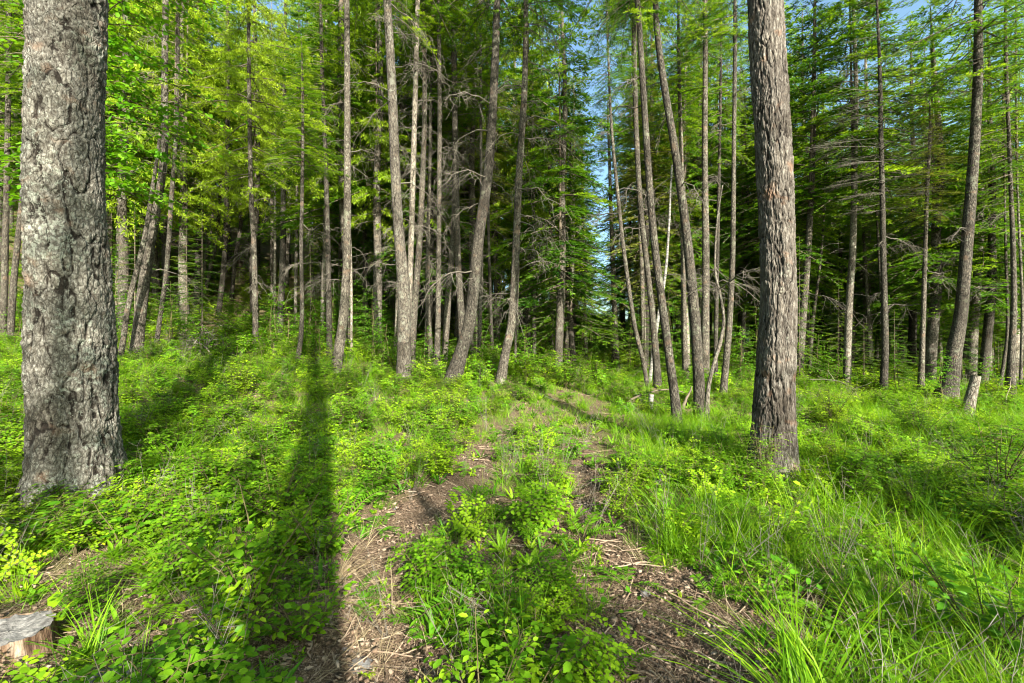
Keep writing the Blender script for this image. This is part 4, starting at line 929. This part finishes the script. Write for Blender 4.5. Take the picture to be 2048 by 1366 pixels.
LB = [bits(1, 'needles'), bits(2, 'needles'), bits(3, 'chips'), bits(4, 'chips'), bits(5, 'leaves'), bits(6, 'twig'), bits(7, 'twig')]
pl = sample(26000, .9, 13, lambda x, y: .25 + .75 * np.maximum(rut(x, y), corner(x, y)), p=1.5)
pl[:, 2] += .003
scatter('forest_litter', LB, pl, .7 + .7 * rng.random(len(pl)), rng.choice(7, len(pl), p=[.41, .36, .06, .06, .05, .03, .03]), tilt=.05)
SG = [grass_clump(21, 40, .26, .003, .12, .3, 'straw', 1.4), grass_clump(22, 30, .34, .003, .10, .4, 'straw', 1.1), grass_clump(23, 22, .3, .003, .08, .5, 'straw', .3)]
ps = sample(2600, .9, 13, lambda x, y: .14 + .6 * corner(x, y) * (x < -.5) , p=1.4)
scatter('dry_grass', SG, ps, .6 + .5 * rng.random(len(ps)), rng.choice(3, len(ps), p=[.5, .3, .2]), tilt=.1)
PB = [pebble_mesh(k) for k in range(3)]
pp = sample(900, .9, 9, lambda x, y: .1 + .8 * rut(x, y), p=1.6)
scatter('pebbles', PB, pp, .006 + .014 * rng.random(len(pp)) ** 2, rng.integers(0, 3, len(pp)), tilt=.3)
# forest floor greenery further back
def d_floor(x, y): return np.clip((n2(x, y, .35, 41) - .38) * 6, .12, 1) * np.where((x < -5) & (x > -22) & (y > 19) & (y < 36) & (np.abs((x / y) + .6) < .14), .5, 1)
pf = sample(9000, 10, 42, d_floor, p=.75)
k = rng.random(len(pf)) < np.clip(far_l(pf[:, 0], pf[:, 1]) + .3, 0, 1); pf = pf[k]
scatter('forest_floor_plants', RB + [GC[1], GC[2]], pf, (.9 + .9 * rng.random(len(pf))) * (1 + .022 * pf[:, 1]), rng.integers(0, 8, len(pf)), tilt=.2)
print('floor', len(pf))

# ------------------------------------------------------------------ single plants, stumps, sticks
LEAF_PROTO = {}
def one_leaf(lm, k):
    key = (lm, k)
    if key not in LEAF_PROTO:
        mb = MB(); wr = [.6, .75, .5][k]
        leaves(mb, np.zeros((1, 3)), np.array([[1., 0, .0]]), np.array([[0, 0, 1.]]), 1.0, wr, 0, .25 + .3 * k)
        LEAF_PROTO[key] = mb.mesh('leaf', [M[lm]])
    return LEAF_PROTO[key]
def leafed_plant(name, label, cat, x, y, h, nstem, nleaf, ll, lm, spread=.6, seed=0, group=None, lean=(0, 0)):
    """stems as one part, every large leaf a part of its own"""
    r = np.random.default_rng(seed + 900); z = Hs(x, y); root = empty(name, (x, y, z)); tag(root, label, cat, group); mb = MB(); spots = []
    for k in range(nstem):
        az = r.random() * 6.28; sp = spread * (.3 + .7 * r.random()) * h; t = np.linspace(0, 1, 8); hh = h * (.65 + .4 * r.random())
        P = np.stack([np.cos(az) * sp * t ** 1.3 + lean[0] * t, np.sin(az) * sp * t ** 1.3 + lean[1] * t, hh * t - .02], 1) + np.cumsum(r.normal(0, .01, (8, 3)), 0) * h
        V, Q = tube(P, .004 * (h / .4) ** .7 * (1 - t * .7) + .001, 4); mb.add(V, Q, 0)
        for q in range(nleaf // nstem):
            u = .3 + .7 * (q + r.random() * .8) / (nleaf // nstem); i = min(u, .999) * 7; a = int(i); b = P[a] + (P[a + 1] - P[a]) * (i - a)
            a2 = 2.4 * q + r.normal(0, .5); d = unit(np.array([np.cos(a2), np.sin(a2), .25 * r.normal() + .1])); st = ll * (.4 + .8 * r.random()); t3 = np.linspace(0, 1, 3)
            V, Q = tube(b + d * (t3 * st)[:, None], np.full(3, .001), 3); mb.add(V, Q, 0); spots.append((b + d * st, d))
    link('stems', mb.mesh('stems', [M['stem']]), root)
    for b, d in spots:
        o = link('leaf', one_leaf(lm, int(r.integers(3))), root); o.location = b; sc = ll * (.7 + .6 * r.random()); o.scale = (sc, sc, sc)
        nz = Vector((r.normal(0, .35), r.normal(0, .35), 1)); dx = Vector(d); dy = nz.cross(dx).normalized(); nz = dx.cross(dy)
        o.rotation_euler = Matrix((dx, dy, nz)).transposed().to_euler()
    return root
def shrub(name, label, cat, x, y, h, seed, lm='leaf', ll=.03, nst=9, sprays=11, spread=.55, nl=7, lean=(0, 0), bare=False):
    me = rose_bush(seed + 300, h, nst, ll, ll * .78, lm, sprays, spread, nl)
    # leaves and stems as two parts sharing the shape
    root = empty(name, (x, y, Hs(x, y))); tag(root, label, cat)
    for part, mi in (('leaves', 0), ('stems', 1)):
        import bmesh
        m2 = me.copy(); bm = bmesh.new(); bm.from_mesh(m2); bmesh.ops.delete(bm, geom=[f for f in bm.faces if f.material_index != mi], context='FACES'); bm.to_mesh(m2); bm.free(); m2.name = part; link(part, m2, root)
    root.rotation_euler = (lean[1], lean[0], 0)
    return root
def gp(px, py):
    x, y, _ = hit(px, py); return x, y
x, y = gp(515, 1250)
leafed_plant('rose_bush', 'tall rose bush with a bare brown slanting stem in the left foreground', 'bush', x, y, .75, 9, 290, .056, 'leaf', .6, 1, lean=(-.12, .1))
x, y = gp(600, 1290); leafed_plant('rose_bush', 'dark green rose bush at the near end of the long tree shadow', 'bush', x, y, .36, 9, 260, .042, 'leaf', 1.0, 21)
x, y = gp(460, 1330); leafed_plant('rose_bush', 'bright young rose bush with yellow tips in the near left foreground', 'bush', x, y, .38, 8, 240, .040, 'leafy', .8, 22)
x, y = gp(560, 1050); leafed_plant('rose_bush', 'sunlit rose bush beside the long shadow, behind the tall one', 'bush', x, y, .55, 9, 280, .045, 'leaf', .8, 23)
x, y = gp(640, 1120); leafed_plant('rose_bush', 'dark shaded rose bush lying in the long tree shadow, left foreground', 'bush', x, y, .42, 9, 250, .042, 'leaf', .9, 2)
x, y = gp(960, 1500); leafed_plant('broadleaf_bush', 'round leaved bush at the bottom centre edge between the wheel tracks', 'bush', x, y, .38, 8, 200, .042, 'leaf', .8, 3)
x, y = gp(1060, 1420); leafed_plant('broadleaf_bush', 'dense low bush in shade at the right end of the foreground clump between the tracks', 'bush', x, y, .34, 9, 240, .045, 'leaf', .9, 4)
x, y = gp(860, 1450); leafed_plant('snowberry_shoots', 'small yellow green shoots at the bottom edge, left end of the clump between the tracks', 'plant', x, y, .24, 5, 90, .036, 'leafy', .8, 5)
x, y = gp(1000, 1290); leafed_plant('snowberry_shoots', 'light green leafy shoots in the middle of the strip between the tracks', 'plant', x, y, .26, 6, 110, .038, 'leaf2', .8, 6)
x, y = gp(120, 1270); leafed_plant('broadleaf_seedling', 'yellow green seedling with large oval leaves beside the rotten stump', 'plant', x, y, .16, 2, 12, .085, 'leafy', .5, 7)
x, y = gp(205, 1310); leafed_plant('broadleaf_seedling', 'low seedling with round leaves to the right of the rotten stump', 'plant', x, y, .09, 2, 10, .06, 'leaf2', 1.2, 8)
x, y = gp(300, 1270); leafed_plant('broadleaf_seedling', 'blue green rosette of round leaflets in the dry grass of the left corner', 'plant', x, y, .14, 4, 40, .036, 'leaf', .9, 9)
x, y = gp(60, 1110); leafed_plant('serviceberry_bush', 'bush with big bright leaves at the left edge in front of the huge trunk', 'bush', x, y, .38, 7, 120, .065, 'leaf2', 1.0, 10)
x, y = gp(250, 1100); leafed_plant('serviceberry_bush', 'leafy bush hiding the foot of the huge trunk', 'bush', x, y, .42, 8, 170, .055, 'leaf2', .9, 11)
x, y = gp(1350, 1060); leafed_plant('snowberry_bush', 'pale green round leaved bush at the grass edge right of the path', 'bush', x, y, .36, 6, 140, .04, 'leaf2', .7, 12)
x, y = gp(1560, 1090); leafed_plant('spirea_shoots', 'arching shoots with paired oval leaves in front of the thick brown trunk', 'plant', x, y, .42, 6, 110, .05, 'leafy', .8, 13)
x, y = gp(1530, 1240); leafed_plant('spirea_shoots', 'upright leafy shoots in the tall grass of the right foreground', 'plant', x, y, .36, 6, 100, .045, 'leaf2', .7, 14)
x, y = gp(1980, 1330); leafed_plant('serviceberry_bush', 'large leaved bush at the bottom right edge', 'bush', x, y, .5, 9, 240, .06, 'leaf2', .8, 15)
x, y = gp(1130, 1250); leafed_plant('creeping_shoot', 'single leafy shoot reaching over the right wheel track', 'plant', x, y, .22, 2, 16, .055, 'leaf2', 1.0, 16, lean=(.35, .05))
x, y = gp(1240, 1040); shrub('bush', 'yellow green small leaved bush at the right rim of the path', 'bush', x, y, .45, 1, 'leafy', .02, 12, 12)
x, y = gp(1525, 985); shrub('bush', 'feathery dark green bush growing against the foot of the thick brown trunk', 'bush', x, y, .62, 2, 'leaf', .02, 12, 16, .35)
x, y = gp(1100, 985); shrub('bush', 'bush in the middle strip where the two wheel tracks draw together', 'bush', x, y, .42, 3, 'leaf', .026, 12, 12)
x, y = gp(720, 870); shrub('bush', 'dark green rounded bush in the sunny meadow left of the path', 'bush', x, y, .62, 4, 'leaf', .04, 12, 14, .5)
x, y = gp(1665, 860); shrub('bush', 'rounded bush in the grass behind the thick brown trunk', 'bush', x, y, .75, 5, 'leafy', .035, 12, 14, .5)
x, y = gp(1840, 880); shrub('bush', 'dark broad bush in front of the slim fir on the right', 'bush', x, y, .6, 6, 'leaf', .035, 12, 14, .8)
x, y = gp(2000, 1010); shrub('bush', 'twiggy dark bush at the right edge with bare stems showing', 'bush', x, y, .8, 7, 'leaf', .036, 12, 14, .7)
x, y = gp(880, 950); shrub('bush', 'low bright bush at the left rim of the path', 'bush', x, y, .36, 8, 'leafy', .034, 12, 12, .9)
x, y = gp(480, 790); shrub('bush', 'leafy bush at the back of the meadow below the twig heap', 'bush', x, y, .55, 9, 'leafy', .045, 12, 12, .8)
x, y = gp(1480, 860); shrub('bush', 'bush between the clump of leaning trunks and the thick brown trunk', 'bush', x, y, .5, 10, 'leaf', .03, 12, 12, .8)
x, y = gp(900, 830); shrub('bush', 'wide pale yellow bush in the meadow near the curved leaning trunk', 'bush', x, y, .45, 11, 'leafy', .035, 12, 12, 1.0)
x, y = gp(430, 1010); shrub('bush', 'fresh green bush between the huge trunk and the long shadow', 'bush', x, y, .5, 12, 'leaf', .036, 12, 13, .8)

def tussock(label, px, py, seed, n, h, w, spread, bend, lm='grass', flat=0.0):
    x, y = gp(px, py); o = link('grass_tussock', grass_clump(seed, n, h, w, spread, bend, lm, flat), None, (x, y, Hs(x, y))); tag(o, label, 'grass'); return o
tussock('large drooping grass tussock right beside the huge trunk', 345, 965, 71, 420, .62, .006, .20, .9)
tussock('grass tussock with arching blades in the left corner', 355, 1190, 72, 120, .42, .006, .08, .8)
tussock('thin upright grass tuft left of the seedling with round leaves', 175, 1330, 73, 70, .34, .005, .07, .7)
tussock('tall grass tuft standing at the right rim of the path', 1345, 1110, 74, 150, .55, .006, .10, .4)
tussock('fan of long bright blades at the bottom right', 1640, 1500, 75, 200, .62, .008, .14, .7)
tussock('flattened straw coloured tussock beside the left wheel track', 660, 1185, 76, 220, .34, .004, .12, .3, 'straw', .9)
tussock('pale matted dry grass in the near left corner', 300, 1420, 77, 260, .36, .004, .14, .3, 'straw', 1.2)
tussock('small grass tuft in the strip between the tracks', 1010, 1130, 78, 70, .24, .005, .06, .4)
tussock('bright grass tuft on the sunny ground between the tracks', 930, 1180, 79, 80, .22, .005, .06, .4, 'grass')

# rotten stump in the near left corner
def lumpy(A, sides, n, seed, amp, mats, cap=True, zs=3):
    S = resample(spline(np.array(A, float), 60), n); P = S[:, :3]; rad = S[:, 3]; a = np.linspace(0, 2 * np.pi, sides, endpoint=False); AA, ZZ = np.meshgrid(a, np.arange(n) / n)
    Q3 = np.stack([np.cos(AA).ravel() * 5, np.sin(AA).ravel() * 5, ZZ.ravel() * zs + seed], 1); k = 1 + amp * ((fbm(Q3, 4, seed).reshape(AA.shape) - .47) * 2)
    V, Q = tube(P, rad[:, None] * k, sides); mb = MB(); mb.add(V, Q, 0); m = len(V)
    return mb, V, m, P
def stump(name, label, x, y, r, h, seed, tilt=(0, 0)):
    z = Hs(x, y); root = empty(name, (x, y, z)); tag(root, label, 'stump'); root.rotation_euler = (tilt[0], tilt[1], 0)
    mb, V, m, P = lumpy([(0, 0, -.15, r * 1.15), (0, 0, 0, r * 1.05), (0, 0, h * .5, r), (0, 0, h, r * .96)], 90, 46, seed, .16, None, zs=.5)
    a = np.linspace(0, 2 * np.pi, 90, endpoint=False); rim = fbm(np.stack([np.cos(a) * 4, np.sin(a) * 4, a * 0 + seed], 1), 4, 3)
    off = 90 * 38; W_ = mb.v[0]
    for k in range(38, 46): W_[k * 90:(k + 1) * 90, 2] += (rim - .5) * .05 * (k - 37) / 8
    link('side', mb.mesh('side', [M['wood_raw']]), root)
    top = W_[45 * 90:46 * 90]; t2 = MB(); rings = []
    for q, f in enumerate([.995, .8, .6, .4, .2, .03]):
        R_ = top * [f, f, 1]; R_[:, 2] = top[:, 2] * f + (1 - f) * h - .012 * (1 - f) + .02 * (vnoise(R_ * [30, 30, 1], 5) - .5); rings.append(R_)
    V2 = np.concatenate(rings); i = np.arange(5)[:, None] * 90; j = np.arange(90)[None]; j2 = (j + 1) % 90
    t2.add(V2, np.stack([i + j, i + j2, i + 90 + j2, i + 90 + j], -1).reshape(-1, 4)); link('top', t2.mesh('top', [M['wood_grey']]), root)
    return root
stump('rotten_stump', 'rotten grey stump with orange brown broken wood in the near left corner', -2.40, 2.03, .16, .13, 5)
x, y = gp(222, 1390)
mb, V, m, P = lumpy([(-.10, 0, .02, .03), (-.07, 0, .03, .05), (0, 0, .035, .058), (.06, .02, .03, .05), (.085, .03, .02, .02)], 28, 24, 9, .2, None)
o = link('weathered_wood_chunk', mb.mesh('weathered_wood_chunk', [M['wood_grey']]), None, (x, y, Hs(x, y))); tag(o, 'smooth weathered grey chunk of wood at the bottom left edge', 'wood'); o.rotation_euler = (0, .1, .5)
# sawn stub and pale short stub
def stub(name, label, px, py, Y, hpx, wb, wt, tx, m1, m2):
    x = (px - 1024) / F * Y; z = Hs(x, Y); h = zpy(hpx, Y) - z; dx = (tx - px) / F * Y; root = empty(name, (x, Y, z)); tag(root, label, 'stump')
    A = [(0, 0, -.2, wb * 1.2), (0, 0, 0, wb * 1.1), (dx * .5, 0, h * .5, (wb + wt) / 2), (dx, 0, h, wt)]
    mb, V, m, P = lumpy(A, 24, 30, 4, .1, None); link('trunk', mb.mesh('trunk', [m1]), root)
    top = V[-24:]; c = top.mean(0) + [0, 0, .006]; t2 = MB(); t2.add(np.vstack([top + [0, 0, .004], c[None]]), np.stack([np.arange(24), (np.arange(24) + 1) % 24, np.full(24, 24)], 1)); link('cut_face', t2.mesh('cut_face', [M['wood_cut']]), root)
    return root
stub('tall_stump', 'sawn off leaning grey stub in front of the big leaning trunk on the right', 1933, 838, 8.6, 752, .10, .075, 1952, M['bark_pale'], None)
stub('short_stump', 'short pale stump standing in the bright grass right of the path', 1300, 826, 8.8, 789, .05, .048, 1303, M['bark_birch'], None)
# fallen branches and sticks
def stick(name, label, pts, r0, matl='twig', seed=0, twigs=0, cat='branch'):
    """pts: (px, py, Y, lift)"""
    W3 = [];
    for (px, py, Y, lf) in pts:
        xx = (px - 1024) / F * Y; W3.append([xx, Y, Hs(xx, Y) + lf])
    W3 = np.array(W3); b = W3[0].copy(); S = resample(spline(W3 - b, 40), 18); r = np.random.default_rng(seed); S += np.cumsum(r.normal(0, .006, S.shape), 0)
    mb = MB(); t = np.linspace(0, 1, 18); V, Q = tube(S, r0 * (1 - .7 * t), 6); mb.add(V, Q, 0, .5 + .4 * r.random())
    for k in range(twigs):
        c = S[r.integers(3, 17)]; s3 = np.linspace(0, 1, 5); d = unit(r.normal(0, 1, 3) * [1, 1, .5] + [0, 0, .35]); L = .15 + .4 * r.random()
        V, Q = tube(c + d * (s3 * L)[:, None] + np.cumsum(r.normal(0, .012, (5, 3)), 0), r0 * .35 * (1 - s3 * .7) + .001, 3); mb.add(V, Q, 0, .4 + .5 * r.random())
    o = link(name, mb.mesh(name, [M[matl]]), None, b); tag(o, label, cat); return o
stick('fallen_branch', 'dark fallen branch arching between the trunks of the clump right of the path', [(1262, 772, 9.6, .05), (1300, 765, 9.6, .22), (1345, 760, 9.6, .30), (1385, 770, 9.5, .20)], .028, 'twig_dark', 1)
stick('broken_limb', 'thick dark broken limb propped behind the thickest clump trunk', [(1365, 812, 9.0, 0), (1375, 790, 9.1, .2), (1388, 772, 9.2, .42)], .045, 'twig_dark', 2)
stick('thin_stick', 'pale stick lying across the left wheel track', [(800, 1070, 3.0, .02), (850, 1085, 2.95, .02), (900, 1090, 2.9, .015)], .005, 'twig', 3, 2)
stick('thin_stick', 'thin pale stick in the right wheel track near the bottom edge', [(1300, 1290, 2.05, .01), (1345, 1310, 2.0, .015), (1400, 1320, 1.98, .01)], .005, 'twig', 4, 1)
stick('thin_stick', 'pale bare log piece lying in the meadow beside the far path', [(1078, 797, 9.6, .03), (1100, 800, 9.5, .05), (1122, 806, 9.4, .03)], .035, 'wood_cut', 5)
stick('thin_stick', 'long thin stick lying on the sunlit ground between the tracks', [(905, 1068, 3.2, .02), (980, 1066, 3.2, .03), (1045, 1075, 3.15, .02)], .006, 'twig', 6, 2)
stick('fallen_branch', 'leafless branch sticking out of the bushes in front of the right hand trunks', [(1615, 745, 13, .3), (1680, 765, 12.5, .35), (1720, 790, 12, .1)], .02, 'twig', 7, 7)
stick('fallen_branch', 'pale dead stick standing slanted beside the dark trunk at the right edge', [(2010, 800, 10, .0), (2014, 790, 10, .3), (2018, 780, 10, .6)], .012, 'wood_cut', 8)
for k, (px, py, Y, dx, dy, lab) in enumerate([(395, 705, 10.4, 30, -.9, 'highest'), (430, 708, 10.3, -45, .4, 'widest'), (360, 712, 10.2, 50, .3, 'leftmost'), (470, 700, 10.6, -30, .7, 'rightmost')]):
    stick('dead_branch_heap', lab + ' pale dead branch of the twig heap at the back of the meadow', [(px, py, Y, .05), (px + dx * .5, py, Y, .35), (px + dx, py, Y + dy * .3, .75 if k % 2 == 0 else .45)], .018, 'twig', 20 + k, 16)
for k, (px, Y, ln, lab) in enumerate([(440, 17, 1.8, 'lowest pale stick lying on the hillside'), (480, 19, 2.2, 'pale stick lying across the brown bare patch of the hillside'), (560, 16, 1.6, 'pale stick on the hillside near the speckled trunk'), (350, 15, 2.0, 'pale stick on the hillside behind the leaning grey trunk')]):
    stick('fallen_stick', lab, [(px, 0, Y, .06), (px + 30, 0, Y - .6 * ln, .12), (px + 70, 0, Y - ln, .06)], .02, 'wood_cut', 40 + k, 3)
# cones and stones on the track
import bmesh
def cone(label, px, py, sz):
    x, y = gp(px, py); mb = MB(); n = 9; t = np.linspace(0, 1, n); r = sz * .33 * np.sin(np.pi * (t * .9 + .08)) * (1 + .25 * (np.arange(n) % 2)); V, Q = tube(np.stack([t * sz, 0 * t, 0 * t + sz * .25], 1), r, 9); mb.add(V, Q, 0, .35)
    o = link('fir_cone', mb.mesh('fir_cone', [M['litter']]), None, (x, y, Hs(x, y))); o.rotation_euler = (0, 0, px); tag(o, label, 'cone')
cone('brown fir cone on bare soil of the left wheel track', 737, 1122, .05); cone('fir cone at the bottom of the right wheel track', 1290, 1235, .045)
for k, (px, py, sz, lab) in enumerate([(722, 1325, .05, 'dark lump of stone in the shaded soil of the left wheel track'), (938, 1180, .02, 'small grey stone beside the strip between the tracks'), (690, 1290, .016, 'tiny pale stone in the shade left of the left wheel track'), (1290, 1180, .03, 'grey stone on the sunny right wheel track'), (935, 1005, .03, 'bluish stone on the left wheel track further on')]):
    x, y = gp(px, py); o = link('stone', pebble_mesh(50 + k), None, (x, y, Hs(x, y) + sz * .3)); o.scale = (sz, sz, sz); o.rotation_euler = (0, 0, k * 1.3); tag(o, lab, 'stone')
# maple branches hanging behind the huge trunk
root = empty('maple_sapling', (-6.6, 6.6, Hs(-6.6, 6.6))); tag(root, 'bright green broadleaf tree behind the upper right side of the huge trunk', 'tree')
A = np.array([[0, 0, -.3, .05]] + [[.02 * k, 0, k * .9, .045 - .0045 * k] for k in range(9)]); me, P, rad = trunk_mesh(A, 8, 30, M['bark'], 777, .05); link('trunk', me, root)
mb = MB(); rr = np.random.default_rng(777)
for k in range(64):
    z = 3.0 + 4.6 * rr.random(); az = rr.normal(-.1, 1.3); L = .7 + 1.0 * rr.random(); d = np.array([np.cos(az), np.sin(az) * .8, .12])
    Pb = spray(mb, np.array([.1, 0, z]), d, L, 16, .085, .07, rr.integers(1e9), pinnate=False, droop=.25)
    for q in range(4): a2 = az + rr.normal(0, .7); spray(mb, Pb[1 + q], np.array([np.cos(a2), np.sin(a2), .1]), L * .45, 9, .085, .07, rr.integers(1e9), pinnate=False)
link('crown', mb.mesh('crown', [M['leaf2'], M['stem']]), root)

# far forest seen only as one mass between the trunks
fp = []
while len(fp) < 480:
    Y = R.uniform(40, 105); px = R.uniform(-250, 2300); X = (px - 1024) / F * Y
    if 1182 < px < 1216 and Y < 80: continue
    fp.append((X, Y))
fp = np.array(fp); fz = H(fp[:, 0], fp[:, 1]) - .3
def far_tree(src, seed, zb):
    mb = MB(); n = len(src.vertices); co = np.empty(n * 3, np.float32); src.vertices.foreach_get('co', co); co = co.reshape(-1, 3).astype(float)
    t = np.linspace(0, 1, 6); V, Q = tube(np.stack([0 * t, 0 * t, t * 12 - .5], 1), .16 * (1 - t * .9) + .01, 6)
    me = src.copy(); import bmesh
    bm = bmesh.new(); bm.from_mesh(me); bmesh.ops.translate(bm, verts=bm.verts, vec=(0, 0, zb)); lay = [bm.verts.new(v) for v in V]
    for q in Q:
        f = bm.faces.new([lay[i] for i in q]); f.material_index = 1
    bm.to_mesh(me); bm.free(); me.name = 'far_tree'; return me
FT = [far_tree(CR['bg'][0], 1, 2.5), far_tree(CR['bg'][1], 2, 4.0), far_tree(CR['bg'][2], 3, 2.0), far_tree(CR['bglarch'][0], 4, 3.5)]
fs = np.where(fp[:, 0] / fp[:, 1] > .6, .95, np.where(np.abs(fp[:, 0] / fp[:, 1] - .2) < .09, .85, 1.4)) * (.8 + .4 * rng.random(len(fp)))
scatter('far_forest', FT, np.column_stack([fp, fz]), fs, rng.choice(4, len(fp), p=[.35, .25, .25, .15]), tilt=.02)
